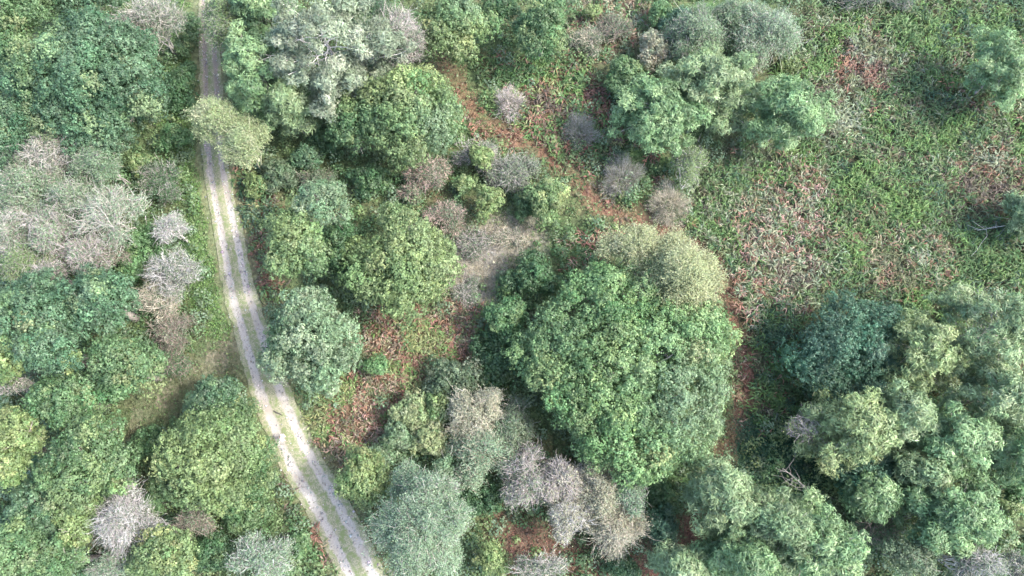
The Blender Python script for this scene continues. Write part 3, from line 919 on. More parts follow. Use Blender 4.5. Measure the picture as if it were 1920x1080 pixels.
    ('bush', 1245, 992, 34, 48, 3.4, 'dark', 'blue green bush between lilac group and pines', {}),
    ('bush', 1235, 920, 30, 34, 2.4, 'deep', 'dark green bush under the south edge of the giant oak', {}),
    ('bush', 1165, 1062, 38, 22, 2.4, 'deep', 'dark green bush on the bottom edge below the beige twiggy tree', {}),
    # ---- upper right
    ('heath', 955, 192, 33, 37, 2.3, 'lilac', 'pale pinkish round shrub, the uppermost beside the rust path', {'tone': 1.6}),
    ('heath', 1090, 246, 38, 38, 2.2, 'ash', 'dark grey round shrub in the rusty glade', {'tone': 1.3}),
    ('heath', 1166, 332, 45, 47, 2.4, 'ash', 'large grey round shrub, second lowest beside the rust path', {'n': 7000, 'tone': 1.3}),
    ('heath', 1256, 384, 47, 45, 2.6, 'beige', 'pale pinkish round shrub, lowest of four along the rust path', {'n': 7500, 'tone': 1.35}),
    ('bush', 1228, 92, 36, 42, 4, 'cream', 'cream leaved bush at the top above the pines', {}),
    ('bush', 1172, 142, 44, 42, 4, 'green', 'green bush left of the cream leaved bush', {}),
    ('birch', 1308, 55, 62, 66, 7, 'pale', 'grey green birch at the top above the pines', {'tw': 'ash', 'leafy': 2.4}),
    ('birch', 1440, 58, 62, 68, 7, 'silver', 'silvery grey birch at the top beside the bracken field', {'tw': 'grey', 'leafy': 2.2}),
    ('birch', 1375, 30, 40, 50, 6, 'pale', 'dull green birch on the top edge between two greyer birches', {'tw': 'ash'}),
    ('scrub', 1150, 50, 42, 34, 2.4, 'brown', 'rusty brown scrub near the top above the green bush', {'leafy': 0.8, 'pal': 'olive'}),
    ('scrub', 1100, 75, 40, 34, 2.2, 'beige', 'tan scrub east of the top edge oak', {'leafy': 1.0, 'pal': 'olive'}),
    ('bush', 1112, 22, 18, 14, 2.2, 'yellow', 'tiny yellow bush at the top right of the green oak', {}),
    ('bush', 1240, 22, 26, 26, 3, 'fresh', 'small fresh green bush on the top edge beside the grey birch', {}),
    ('bush', 1270, 35, 30, 26, 3.2, 'dark', 'dark evergreen bush at the top beside the grey birch', {}),
    ('pine', 1342, 160, 92, 78, 9.8, 'pine', 'wide pale pine, middle of three above the bracken', {'see': 0.2, 'dens': 1.2}),
    ('pine', 1232, 212, 90, 78, 9.0, 'pinegreen', 'wide green pine, leftmost of three above the round shrubs', {'see': 0.2, 'dens': 1.2}),
    ('pine', 1478, 210, 74, 72, 9.0, 'pinegreen', 'grey green pine, rightmost of three above the bracken', {'see': 0.25, 'dens': 1.2}),
    ('birch', 1292, 302, 38, 48, 5, 'light', 'light green young tree with white branches above the pale round shrub', {'tw': 'white', 'leafy': 1.8, 'stems': 6}),

    ('scrub', 1400, 120, 30, 36, 3.0, 'ash', 'dark grey scrub between the middle pine and silvery birch', {'leafy': 0.8, 'pal': 'deep'}),
    ('scrub', 1640, -8, 90, 26, 2.4, 'ash', 'long dark grey thicket on the top edge above the bracken', {'leafy': 0.7, 'pal': 'deep'}),
    ('bush', 1480, 118, 20, 20, 1.6, 'yellow', 'small yellow green bush at the corner of the bracken field', {}),
    ('pine', 1880, 130, 72, 70, 8.2, 'pinegreen', 'green pine at the right edge near the top', {'see': 0.3}),
    ('pine', 1932, 405, 44, 40, 5, 'pine', 'grey twigged pine at the right edge halfway down', {'see': 0.55, 'dens': 0.7}),
    # ---- right, lower
    ('evergreen', 1605, 655, 112, 98, 8.5, 'dark', 'large dark teal evergreen at the foot of the bracken field', {}),
    ('evergreen', 1690, 725, 56, 44, 6, 'dark', 'smaller dark teal evergreen crown beside the olive pine', {}),
    ('pine', 1722, 655, 72, 87, 9.8, 'pinelive', 'olive green pine over the dark teal evergreen', {'see': 0.25, 'dens': 1.1}),
    ('pine', 1852, 615, 90, 81, 10.7, 'pine', 'pale green pine with white dead top at the right edge', {'see': 0.4}),
    ('pine', 1602, 805, 87, 74, 9.8, 'pinelive', 'yellow green pine south of the dark teal evergreen', {'see': 0.25, 'dens': 1.1}),
    ('pine', 1692, 775, 56, 52, 9.8, 'pine', 'pale green feathery pine south east of the dark evergreen', {'see': 0.2, 'dens': 1.2}),
    ('bare', 1512, 805, 42, 40, 7, 'lilac', 'lilac grey bare crown on the west side of the yellow green pine', {'leafy': 0.5, 'pal': 'light'}),
    ('pine', 1790, 820, 76, 69, 9.8, 'pinegreen', 'bright green feathery pine in the lower right pine wood', {'see': 0.25, 'dens': 1.1}),
    ('pine', 1868, 745, 74, 67, 10.7, 'pine', 'grey green pine at the right edge below the pale one', {'see': 0.25}),
    ('pine', 1905, 850, 54, 56, 9.0, 'pinegreen', 'green pine at the right edge above the rust patch', {'see': 0.25}),
    ('evergreen', 1622, 890, 78, 46, 6, 'dark', 'low dark blue evergreen below the yellow green pine', {}),
    ('pine', 1718, 880, 52, 38, 7.4, 'pine', 'small dull pine between two green pines', {'see': 0.2}),
    ('pine', 1632, 930, 47, 40, 6.6, 'pinegreen', 'small pale pine below the low dark evergreen', {'see': 0.25}),
    ('pine', 1790, 968, 103, 81, 9.0, 'pinegreen', 'broad deep green pine low on the right', {'see': 0.1, 'dens': 1.3}),
    ('oak', 1910, 915, 36, 50, 3.6, 'fresh', 'bright green broadleaf crown at the right edge low down', {}),
    ('sapling', 1890, 955, 22, 18, 4, 'yellow', 'small yellow bush beside the bright green right edge crown', {}),
    ('bare', 1822, 1055, 56, 38, 8, 'white', 'white bare tree with curling branches at the lower right', {'stems': 7}),
    ('bare', 1902, 1062, 40, 34, 7, 'grey', 'grey bare tree at the lower right corner', {}),
    ('oak', 1702, 1045, 58, 42, 7, 'olive', 'olive brown crown on the bottom edge between pine and white bare tree', {'leaf': 0.14}),
    ('scrub', 1655, 1000, 50, 40, 4, 'brown', 'dark brown twiggy shrub between the two lower pines', {'leafy': 1.0, 'pal': 'deep'}),
    ('pine', 1358, 930, 65, 74, 10.7, 'pine', 'tall pale pine with white branch tip beside the rust path', {'see': 0.4}),
    ('pine', 1458, 985, 78, 69, 10.7, 'pine', 'bushy pale green pine left of the brown thicket', {'see': 0.2, 'dens': 1.2}),
    ('pine', 1535, 1020, 85, 74, 10.7, 'pinegreen', 'wide feathery green pine on the bottom edge', {'see': 0.2, 'dens': 1.2}),
    ('pine', 1395, 1052, 81, 45, 9.8, 'pinegreen', 'pine crown on the bottom edge below the white tipped pine', {'see': 0.2}),
    ('pine', 1278, 1062, 49, 31, 8.2, 'pine', 'small pine tip on the bottom edge beside the rust path', {'see': 0.2}),
    ('scrub', 888, 455, 42, 34, 1.3, 'lilac', 'low mauve grey heather mound at the head of the pale clearing', {'dens': 1.1}),
    ('scrub', 878, 548, 30, 32, 1.1, 'grey', 'low grey heather mound at the narrow south end of the clearing', {'dens': 1.1}),
    ('scrub', 955, 445, 40, 26, 1.0, 'beige', 'straw coloured grass hummock in the pale clearing', {'dens': 1.0, 'leafy': 0.3}),
]
SPEC = {
    'oak': ('oak_tree', 'tree', 'broadleaf trees of the wood'), 'bush': ('bush', 'bush', 'leafy bushes of the undergrowth'),
    'evergreen': ('evergreen_tree', 'tree', 'dark evergreen trees'), 'birch': ('birch_tree', 'tree', 'fine leaved pale trees'),
    'bare': ('bare_tree', 'tree', 'bare twiggy trees'), 'pine': ('pine_tree', 'tree', 'pines of the wood'),
    'heath': ('round_shrub', 'shrub', 'round twiggy shrubs along the rust path'), 'scrub': ('twiggy_shrub', 'shrub', 'twiggy shrubs of the undergrowth'),
    'sapling': ('sapling', 'sapling', 'young trees of the undergrowth'),
}


FOOT = []


def plant(row, seed):
    kind, px, py, rxp, ryp, h, pal, label = row[:8]
    opt = row[8] if len(row) > 8 else {}
    rng = np.random.default_rng(1000 + seed)
    name, cat, grp = SPEC[kind]
    zl = h * 0.68 if kind not in ('heath',) else h * 0.35
    x, y, t = at(px, py, zl)
    grow = opt.get('grow', 1.0) * 1.10 if kind in ('oak', 'birch', 'bare', 'scrub') and px < 1000 else 1.04
    sx = grow * rxp * t / F_PX
    sy = grow * ryp * t / F_PX
    g = float(gz(x, y))
    root = thing(name, label, cat, (float(x), float(y), 0.0), grp)
    mean_r = math.sqrt(sx * sy)
    if kind in ('oak', 'bush', 'evergreen', 'birch'):
        FOOT.append((px, py, rxp, ryp))
    if kind in ('oak', 'bush', 'sapling', 'evergreen'):
        rz = min(h * 0.48, mean_r * opt.get('rz', 0.72))
        R = np.array([sx, sy, rz])
        zc = h - rz
        kw = dict(leaf=0.19, fl_r=0.27)
        if kind == 'bush':
            kw = dict(leaf=0.18, fl_r=0.245)
        if kind == 'sapling':
            kw = dict(leaf=0.17, fl_r=0.23)
        if kind == 'evergreen':
            kw = dict(leaf=0.15, fl_r=0.22)
        if mean_r > 7:
            kw['rb'] = 1.25
        kw.update({k: v for k, v in opt.items() if k in ('leaf', 'fl_r', 'rb', 'dens', 'patch', 'p3', 'low')})
        ch, B, rbs = leafy(rng, R, zc, PAL[pal], **kw)
        build('crown', ch, M_LEAF, root)
        wd = wood(rng, R, zc, g, B, BARK * opt.get('bark', 1.0), opt.get('limbs', 14 if kind == 'oak' else 5))
        tr = build('trunk', wd[:1], M_BARK, root, True)
        build('branches', wd[1:], M_BARK, tr, True)
    elif kind in ('birch', 'bare', 'scrub'):
        rz = min(h * 0.46, mean_r * 0.8)
        R = np.array([sx, sy, rz])
        zc = h - rz
        lf = opt.get('leafy', {'birch': 2.6, 'bare': 0.5, 'scrub': 0.7}[kind])
        tw = TW[opt.get('tw', 'grey')] if kind == 'birch' else TW[pal]
        lp = PAL[pal] if kind == 'birch' else PAL[opt.get('pal', 'olive')]
        dens = opt.get('dens', 0.5 if kind == 'birch' else (1.0 if kind == 'bare' else 0.75))
        tch, lch, bch = twiggy(rng, R, zc, g, tw, lp, lf, opt.get('stems', 4), dens=dens, leaf=opt.get('leaf', 0.125))
        build('twigs', tch, M_TWIG, root)
        if lch:
            build('crown', lch, M_LEAF, root)
        ns = opt.get('stems', 4)
        tr = build('trunk', bch[:ns], M_BARK, root, True)
        build('branches', bch[ns:], M_BARK, tr)
    elif kind == 'pine':
        R = np.array([sx, sy, h * 0.4])
        ch, bch = pine(rng, R, h, g, PAL[pal], opt.get('lean', (0, 0)), opt.get('dens', 1.0), opt.get('see', 0.35), opt.get('bk', 1.0))
        build('crown', ch, M_NEEDLE, root)
        tr = build('trunk', bch[:1], M_BARK, root, True)
        build('branches', bch[1:], M_BARK, tr)
    elif kind == 'heath':
        R = np.array([sx, sy, h])
        ch, bch = heath_ball(rng, R, g, [q * opt.get('tone', 1.0) for q in TW[pal]], int(0.8 * opt.get('n', 5200)))
        build('twigs', ch, M_TWIG, root)
        build('stems', bch, M_BARK, root)
    return root


for i_, r_ in enumerate(ROWS):
    plant(r_, i_)

# ------------------------------------------------------------------ bracken: arching fronds, patch by patch
FERN = {
    'green': C(0.068, 0.120, 0.046), 'fresh': C(0.088, 0.152, 0.048), 'olive': C(0.100, 0.118, 0.061), 'pale': C(0.168, 0.196, 0.126), 'tan': C(0.204, 0.175, 0.118),
    'rust': C(0.168, 0.098, 0.069), 'pink': C(0.257, 0.180, 0.141), 'brown': C(0.086, 0.071, 0.053), 'dark': C(0.047, 0.089, 0.050), 'yellow': C(0.155, 0.178, 0.079),
}


def fronds(rng, x, y, az, col, length, width, lift=0.55):
    """curved, tapering, folded blades"""
    n = len(x)
    h = np.stack([np.cos(az), np.sin(az), np.zeros(n)], 1)
    bow = rng.normal(size=n) * 0.3
    s = np.stack([-h[:, 1], h[:, 0], np.zeros(n)], 1)
    L = length * rng.uniform(0.6, 1.35, n)
    z0 = rng.uniform(0.05, 0.6, n) * lift + 0.9 * lift * np.clip(fine(x, y, 0.9, 3.3) + 0.15, 0, 1)
    base = np.stack([x, y, gz(x, y) + z0], 1)
    rise = rng.uniform(0.1, 0.8, n) * lift
    secs = []
    for t, w in ((0, 0.4), (0.45, 1.0)):
        c = base + h * (L * t)[:, None] + s * (L * bow * t * t)[:, None]
        c[:, 2] += rise * (2.2 * t - 1.9 * t * t)
        ww = (width * w * rng.uniform(0.8, 1.2, n))[:, None] * 0.5
        tilt = C(0, 0, 1) * ww * rng.normal(size=(n, 1)) * 0.8
        secs += [c - s * ww - tilt, c + s * ww + tilt]
    c = base + h * L[:, None] + s * (L * bow)[:, None]
    c[:, 2] += rise * 0.25
    v = np.stack(secs + [c], 1).reshape(-1, 3)
    o = np.arange(n)[:, None] * 5
    f = np.concatenate([o + np.array([0, 1, 3]), o + np.array([0, 3, 2]), o + np.array([2, 3, 4])], 0)
    return v, f, np.concatenate([col] * 3, 0)


def patchwork(rng, x, y, mix, seed, scale=0.55):
    """every frond takes the kind of the clump it grows in"""
    keys = [k for k, _ in mix]
    w = np.array([p for _, p in mix], float)
    edges = np.cumsum(w / w.sum())
    u = 0.5 + 0.5 * fine(x, y, scale, seed) + 0.35 * fine(x, y, scale * 0.4, seed + 11.0) + 0.08 * rng.normal(size=len(x))
    u = np.clip((u - 0.0), 0, 0.9999)
    u = np.argsort(np.argsort(u)) / max(1, len(u)) if len(u) else u
    u = np.clip(u + rng.normal(size=len(u)) * 0.07, 0, 0.9999)
    i = np.searchsorted(edges, u)
    tab = np.array([FERN[k] for k in keys])
    return jit(rng, tab[np.minimum(i, len(keys) - 1)], len(x), 0.22)


def bracken(label, px, per_m2, mix, seed, length=0.7, width=0.13, lift=0.55, extra=None):
    """plants of several fronds each; a plant has one colour"""
    rng = np.random.default_rng(500 + seed)
    poly = world_line(px)
    lo, hi = poly.min(0) - 1, poly.max(0) + 1
    n = int((hi[0] - lo[0]) * (hi[1] - lo[1]) * per_m2 / 6.5)
    x, y = rng.uniform(lo[0], hi[0], n), rng.uniform(lo[1], hi[1], n)
    keep = poly_mask(x, y, px, 1.4, seed) > rng.uniform(0.1, 0.9, n)
    keep &= dist_line(x, y, TRACK[::2]) > 1.75
    bare = line_mask(x, y, RUST_PATH, 0.45, 0.8, 9.0)
    keep &= bare < rng.uniform(0.2, 1.1, n)
    keep &= fine(x, y, 0.8, seed + 20.0) < rng.uniform(0.2, 1.0, n)
    x, y = x[keep], y[keep]
    col = patchwork(rng, x, y, mix, seed)
    if extra:
        ux, uy = pix(x, y, 0.3)
        for (cx, cy, rx, ry, m2) in extra:
            d = np.hypot((ux - cx) / rx, (uy - cy) / ry) + 0.5 * fine(x, y, 0.45, seed + 5)
            sel = d < rng.uniform(0.7, 1.1, len(x))
            if sel.any():
                col[sel] = patchwork(rng, x[sel], y[sel], m2, seed + 2, 0.8)
    cnt = rng.integers(4, 10, len(x))
    i = np.repeat(np.arange(len(x)), cnt)
    k = len(i)
    lean = rng.uniform(0, 6.283, len(x))
    az = lean[i] + rng.normal(size=k) * 1.3
    fx, fy = x[i] + rng.normal(size=k) * 0.16, y[i] + rng.normal(size=k) * 0.16
    o = build('bracken', [fronds(rng, fx, fy, az, jit(rng, col[i], k, 0.2), length, width, lift)], M_FERN)
    o['kind'], o['label'], o['category'] = 'stuff', label, 'bracken'
    return o


GREENISH = [('dark', 0.9), ('green', 3.0), ('olive', 1.8), ('brown', 0.5), ('pale', 1.3), ('green', 2.2), ('rust', 0.35), ('fresh', 2.2)]
PALEMIX = [('brown', 0.7), ('pale', 2.4), ('rust', 0.5), ('pink', 1.0), ('olive', 1.0), ('pale', 1.8), ('pink', 0.7), ('rust', 0.6), ('green', 0.8)]
RUSTMIX = [('yellow', 2.8), ('fresh', 1.2), ('rust', 2.8), ('tan', 0.9), ('brown', 0.8), ('pink', 0.7), ('olive', 1.0)]
bracken('wide field of green, pale and rusty bracken on the right', FIELD, 58, GREENISH, 1, 0.66, 0.094, 0.85, [
    (1640, 385, 130, 70, [('fresh', 4), ('green', 2), ('rust', 0.2), ('olive', 1)]),
    (1800, 60, 150, 60, [('green', 2), ('fresh', 2), ('dark', 1)]),
    (1490, 440, 70, 150, PALEMIX),
    (1420, 440, 55, 70, PALEMIX),
    (1400, 540, 45, 60, [('rust', 1.4), ('pink', 1.2), ('pale', 1.6), ('olive', 1), ('green', 0.8)]),
    (1740, 250, 90, 50, [('fresh', 2), ('green', 2), ('olive', 1)]),
    (1850, 330, 60, 60, [('brown', 2), ('olive', 1), ('rust', 1), ('pale', 1)]),
    (1560, 200, 60, 60, [('pale', 2), ('olive', 2), ('brown', 1)]),
    (1850, 480, 90, 70, [('green', 3), ('fresh', 2), ('dark', 1)]),
    (1460, 690, 70, 110, [('dark', 2), ('green', 3), ('rust', 0.3), ('fresh', 1)]),
    (1690, 480, 110, 60, [('olive', 3), ('tan', 1), ('rust', 0.8), ('green', 2), ('pale', 1)]),
    (1620, 120, 60, 60, [('rust', 1), ('brown', 1), ('pale', 1), ('olive', 1)])])
bracken('rust and yellow bracken bank between the track and the giant oak', RUST_BANK, 62, RUSTMIX, 2, 0.5, 0.10, 0.6)
bracken('red brown bracken along the right bank of the track', BANK_TRACK, 34, [('rust', 1.6), ('brown', 1), ('green', 1.6), ('dark', 1.2), ('yellow', 0.4)], 3, 0.55, 0.13, 0.5)
bracken('green and rust bracken of the upper glade around the round shrubs', GLADE, 36, [('green', 3), ('fresh', 1.6), ('rust', 0.9), ('yellow', 0.7), ('brown', 0.6)], 4, 0.7, 0.14, 0.6,
        [(1125, 190, 36, 46, [('rust', 5), ('brown', 1)])])
bracken('brown and green bracken scrub on the top edge', SCRUB, 20, [('olive', 1.6), ('rust', 1), ('tan', 1), ('green', 1), ('pale', 0.5)], 5, 0.6, 0.13)
bracken('rust bracken on the left verge of the lower track', VERGE_LOW, 18, [('rust', 1.6), ('tan', 0.7), ('green', 1.4), ('brown', 1)], 6, 0.55, 0.13)
bracken('rust bracken tuft above the giant oak', [(1070, 455), (1130, 435), (1160, 455), (1110, 500), (1070, 495)], 30, [('rust', 3), ('pink', 1), ('tan', 0.6)], 7, 0.7, 0.12)
bracken('rust and olive bracken below the left pine and round shrubs', [(1130, 240), (1230, 275), (1260, 330), (1240, 350), (1180, 275), (1130, 290), (1110, 320), (1060, 300)], 20,
        [('rust', 2.4), ('brown', 0.8), ('olive', 1), ('green', 0.6)], 8, 0.6, 0.12)

bracken('rust bracken edging the upper bend of the woodland path', [(855, 185), (1000, 245), (1090, 305), (1200, 375), (1195, 425), (1080, 365), (985, 305), (865, 245)], 17,
        [('rust', 3), ('brown', 1), ('olive', 1), ('green', 1.2)], 9, 0.55, 0.11, 0.4)
bracken('thin arc of rust bracken round the east side of the giant oak', [(1340, 465), (1385, 540), (1425, 640), (1425, 725), (1395, 810), (1372, 720), (1382, 640), (1350, 560)], 16,
        [('rust', 3), ('pink', 0.8), ('green', 1.2), ('dark', 0.8)], 10, 0.55, 0.11, 0.4)

# ------------------------------------------------------------------ ground cover and grass
def under_crown(ux, uy):
    r = np.zeros(len(ux), bool)
    for (px, py, rx, ry) in FOOT:
        r |= ((ux - px) / rx) ** 2 + ((uy - py) / ry) ** 2 < 0.6
    return r


def cover(name, label, cat, n, px_box, mask_fn, col_fn, leaf, seed, height=0.35, aspect=0.7):
    rng = np.random.default_rng(900 + seed)
    ux, uy = rng.uniform(px_box[0], px_box[2], n), rng.uniform(px_box[1], px_box[3], n)
    x, y, _ = at(ux, uy)
    keep = (mask_fn(x, y) > rng.uniform(0.05, 0.95, n)) & (~under_crown(ux, uy))
    x, y = x[keep], y[keep]
    m = len(x)
    lump = np.clip(0.5 + 0.7 * fine(x, y, 1.1, seed), 0, 1.3)
    P = np.stack([x, y, gz(x, y) + 0.03 + height * lump * rng.uniform(0.15, 1.0, m)], 1)
    N = unit(rng.normal(size=(m, 3)) * 0.55 + C(0, 0, 1))
    o = build(name, [leaves(rng, P, N, leaf, aspect, jit(rng, col_fn(rng, x, y), m, 0.25))], M_LEAF)
    o['kind'], o['label'], o['category'] = 'stuff', label, cat
    return o


def off_track(x, y):
    ex, ey, _ = at(500, 822)
    clear = 1.3 * np.exp(-((x - ex) ** 2 + (y - ey) ** 2) / 3.0)
    return (dist_line(x, y, TRACK[::2]) > 1.95 + clear + 0.6 * fine(x, y, 1.5, 4.0)) * 1.0


def cover_col(rng, x, y):
    base = floor_tint(x, y)
    g = fine(x, y, 0.55, 13.0)[:, None] + 0.35 * rng.normal(size=(len(x), 1))
    green = C(0.07, 0.12, 0.045) + rng.uniform(0, 1, (len(x), 1)) * C(0.07, 0.07, 0.035)
    return np.where(g > -0.15, green, base * 1.5)


def open_floor(x, y):
    m = off_track(x, y)
    m = m * (1 - 0.75 * line_mask(x, y, RUST_PATH, 0.5, 0.8, 9.0)) * (1 - 0.8 * line_mask(x, y, SIDE_PATH, 1.2, 1.2, 10.0))
    return m * (1 - 0.85 * poly_mask(x, y, CLEARING, 1.2, 7.0)) * (1 - 0.75 * poly_mask(x, y, RUST_LOW, 1.6, 8.0)) * (1 - 0.6 * poly_mask(x, y, FIELD, 2.0, 2.0))


def thicket():
    """brambles, saplings and scrub that close the gaps between the trees as one mass of mounds"""
    rng = np.random.default_rng(41)
    n = 7200
    ux, uy = rng.uniform(-110, 2030, n), rng.uniform(-80, 1160, n)
    x, y, _ = at(ux, uy)
    far = dist_line(x, y, TRACK[::2])
    m = open_floor(x, y) * (far > 2.6 + 1.6 * np.exp(-((x - at(500, 822)[0]) ** 2 + (y - at(500, 822)[1]) ** 2) / 4.0)) * (1 - 0.8 * poly_mask(x, y, FIELD, 2.0, 2.0)) * (1 - 0.85 * poly_mask(x, y, RUST_BANK, 1.0, 2.0)) * (1 - 0.7 * poly_mask(x, y, GLADE, 1.0, 2.0))
    m = m * (dist_line(x, y, world_line(SIDE_PATH)) > 2.4) * (dist_line(x, y, world_line(RUST_PATH)) > 1.5)
    keep = (m > rng.uniform(0.1, 0.9, n)) & (~under_crown(ux, uy))
    x, y = x[keep], y[keep]
    n = len(x)
    r = rng.uniform(0.4, 1.05, n)
    hgt = r * rng.uniform(1.0, 2.8, n)
    keys = ['green', 'pale', 'light', 'olive', 'green', 'silver', 'fresh', 'light', 'yellow']
    zone = np.clip((0.5 + 0.55 * fine(x, y, 0.28, 17.0) + 0.16 * rng.normal(size=n)) * len(keys), 0, len(keys) - 1).astype(int)
    base = np.stack([PAL[k][0] * 0.5 + PAL[k][1] * 0.5 for k in keys])[zone] * rng.uniform(0.8, 1.2, (n, 1))
    cnt = (62 * r).astype(int) + 12
    i = np.repeat(np.arange(n), cnt)
    k = len(i)
    d = unit(rng.normal(size=(k, 3)))
    d[:, 2] = np.abs(d[:, 2])
    rad = rng.uniform(0.55, 1.08, k)
    P = np.stack([x[i] + d[:, 0] * r[i] * rad, y[i] + d[:, 1] * r[i] * rad, gz(x[i], y[i]) + d[:, 2] * hgt[i] * rad], 1)
    o = build('undergrowth', [leaves(rng, P, unit(d + C(0, 0, 0.5) + rng.normal(size=(k, 3)) * 0.45), 0.23, 0.7, jit(rng, base[i], k, 0.2))], M_LEAF)
    o['kind'], o['label'], o['category'] = 'stuff', 'mounded bramble and scrub thicket filling the gaps between trees', 'thicket'


cover('undergrowth', 'low mixed green undergrowth over the woodland floor', 'undergrowth', 110000, (-60, -60, 1980, 1140), open_floor, cover_col, 0.24, 1, 0.9)
thicket()
cover('undergrowth', 'bright green nettle verge along the west side of the track', 'undergrowth', 26000, (280, -20, 460, 660),
      lambda x, y: poly_mask(x, y, LEFT_VERGE, 1.0, 11.0) * off_track(x, y),
      lambda rng, x, y: C(0.078, 0.15, 0.045) + rng.uniform(0, 1, (len(x), 1)) * C(0.06, 0.08, 0.025), 0.17, 2, 0.75)
cover('undergrowth', 'fine grey green heath scrub below the three pines', 'heath', 30000, (1290, 270, 1500, 450),
      lambda x, y: poly_mask(x, y, [(1310, 290), (1480, 270), (1500, 330), (1440, 420), (1340, 440), (1290, 400)], 1.2, 31.0) * 0.9,
      lambda rng, x, y: C(0.10, 0.125, 0.075) + rng.uniform(0, 1, (len(x), 1)) * C(0.10, 0.10, 0.07), 0.13, 8, 0.7)
cover('ivy', 'dark green ivy carpet beside the lower rust path', 'ivy', 22000, (1360, 760, 1580, 980),
      lambda x, y: poly_mask(x, y, IVY, 1.0, 12.0),
      lambda rng, x, y: C(0.032, 0.082, 0.045) + rng.uniform(0, 1, (len(x), 1)) * C(0.02, 0.035, 0.015), 0.13, 3, 0.3)
cover('leaf_litter', 'rust fallen leaves on the winding woodland path', 'leaf litter', 110000, (740, 40, 1440, 1100),
      lambda x, y: np.maximum(line_mask(x, y, RUST_PATH, 0.6, 0.9, 9.0), poly_mask(x, y, RUST_LOW, 1.6, 8.0)),
      lambda rng, x, y: C(0.13, 0.058, 0.042) + rng.uniform(0, 1, (len(x), 1)) * C(0.12, 0.06, 0.042), 0.12, 4, 0.05)


def blades(name, label, n, px_box, mask_fn, cols, seed, length=0.3):
    rng = np.random.default_rng(700 + seed)
    ux, uy = rng.uniform(px_box[0], px_box[2], n), rng.uniform(px_box[1], px_box[3], n)
    x, y, _ = at(ux, uy)
    keep = mask_fn(x, y) > rng.uniform(0.05, 0.95, n)
    x, y = x[keep], y[keep]
    m = len(x)
    d = unit(rng.normal(size=(m, 3)) * C(1, 1, 0.2) + C(0, 0, 0.9))
    t = np.clip(0.5 + 0.6 * fine(x, y, 1.2, seed) + 0.25 * rng.normal(size=m), 0, 1)[:, None]
    o = build(name, [spikes(rng, np.stack([x, y, gz(x, y) + 0.02], 1), d, length * rng.uniform(0.5, 1.4, m), 0.035, jit(rng, cols[0] + (cols[1] - cols[0]) * t, m, 0.2))], M_FERN)
    o['kind'], o['label'], o['category'] = 'stuff', label, 'grass'
    return o


blades('grass', 'yellowish grass strip down the middle and edges of the track', 90000, (350, -60, 760, 1130),
       lambda x, y: np.clip(1.0 - np.abs(dist_line(x, y, TRACK[::2])) / 0.42, 0, 1) * 0.75 * (fine(x, y, 1.2, 8.0) > -0.35)
       + np.clip(1 - np.abs(dist_line(x, y, TRACK[::2]) - 1.95) / 0.5, 0, 1), (C(0.10, 0.125, 0.05), C(0.27, 0.25, 0.12)), 1, 0.16)
blades('grass', 'dry grey and straw grass of the pale clearing', 40000, (820, 390, 1040, 610), lambda x, y: poly_mask(x, y, CLEARING, 1.2, 7.0),
       (C(0.24, 0.23, 0.22), C(0.30, 0.27, 0.18)), 2, 0.3)
blades('grass', 'short green grass on the side path left of the track', 30000, (220, 610, 490, 820), lambda x, y: line_mask(x, y, SIDE_PATH, 2.2, 1.2, 10.0) * off_track(x, y) * 0.8,
       (C(0.055, 0.11, 0.04), C(0.16, 0.15, 0.09)), 3, 0.2)


def stones():
    rng = np.random.default_rng(8)
    n = 2600
    i = rng.integers(0, len(TR), n)
    off = rng.choice([-1, 1], n) * np.abs(rng.normal(0.95, 0.5, n)) * WK[i]
    P = np.concatenate([TR[i] + nn[i] * off[:, None] + rng.normal(size=(n, 2)) * 0.15, np.zeros((n, 1))], 1)
    P[:, 2] = gz(P[:, 0], P[:, 1]) + 0.085
    o6 = np.array([[1, 0, 0], [0, 1, 0], [-1, 0, 0], [0, -1, 0], [0, 0, 0.7], [0, 0, -0.7]], float)
    r = rng.gamma(2.0, 0.022, n) + 0.02
    v = P[:, None] + o6[None] * r[:, None, None] * rng.uniform(0.6, 1.3, (n, 6, 1))
    f8 = np.array([[0, 1, 4], [1, 2, 4], [2, 3, 4], [3, 0, 4], [1, 0, 5], [2, 1, 5], [3, 2, 5], [0, 3, 5]])
    f = (np.arange(n)[:, None, None] * 6 + f8[None]).reshape(-1, 3)
    c = np.repeat(jit(rng, C(0.26, 0.25, 0.23), n, 0.45), 8, 0)
    o = build('gravel', [(v.reshape(-1, 3), f, c)], M_BARK)
    o['kind'], o['label'], o['category'] = 'stuff', 'loose grey stones scattered over the track', 'gravel'


stones()


# ------------------------------------------------------------------ dead wood
def dead_branch(name, label, cat, pts_px, r0, col, twigs, seed, z=0.25):
    rng = np.random.default_rng(300 + seed)
    P = np.array([[*at(px, py, zz)[:2], zz + gz(*at(px, py, zz)[:2])] for px, py, zz in pts_px], float)
    root = thing(name, label, cat, (float(P[0, 0]), float(P[0, 1]), 0.0))
    P = P - C(P[0, 0], P[0, 1], 0)
    build('trunk', [tube(P, np.linspace(r0, r0 * 0.3, len(P)), col, 7)], M_BARK, root)
    ch = []
    L = np.linalg.norm(P[-1] - P[0])
    ax = unit(P[-1] - P[0])
    for k in range(twigs):
        t = rng.uniform(0.25, 1.0) * (len(P) - 1)
        i = min(int(t), len(P) - 2)
        a = P[i] + (P[i + 1] - P[i]) * (t - i)
        e = a + (ax * 0.6 + rng.normal(size=3) * C(0.6, 0.6, 0.25)) * L * rng.uniform(0.12, 0.42)
        e[2] = max(e[2], 0.1)
        ch.append(limb(rng, a, e, r0 * 0.35, 0.01, col * rng.uniform(0.85, 1.15), 0.15, 4, 4))
    build('branches', ch, M_BARK, root)
    return root


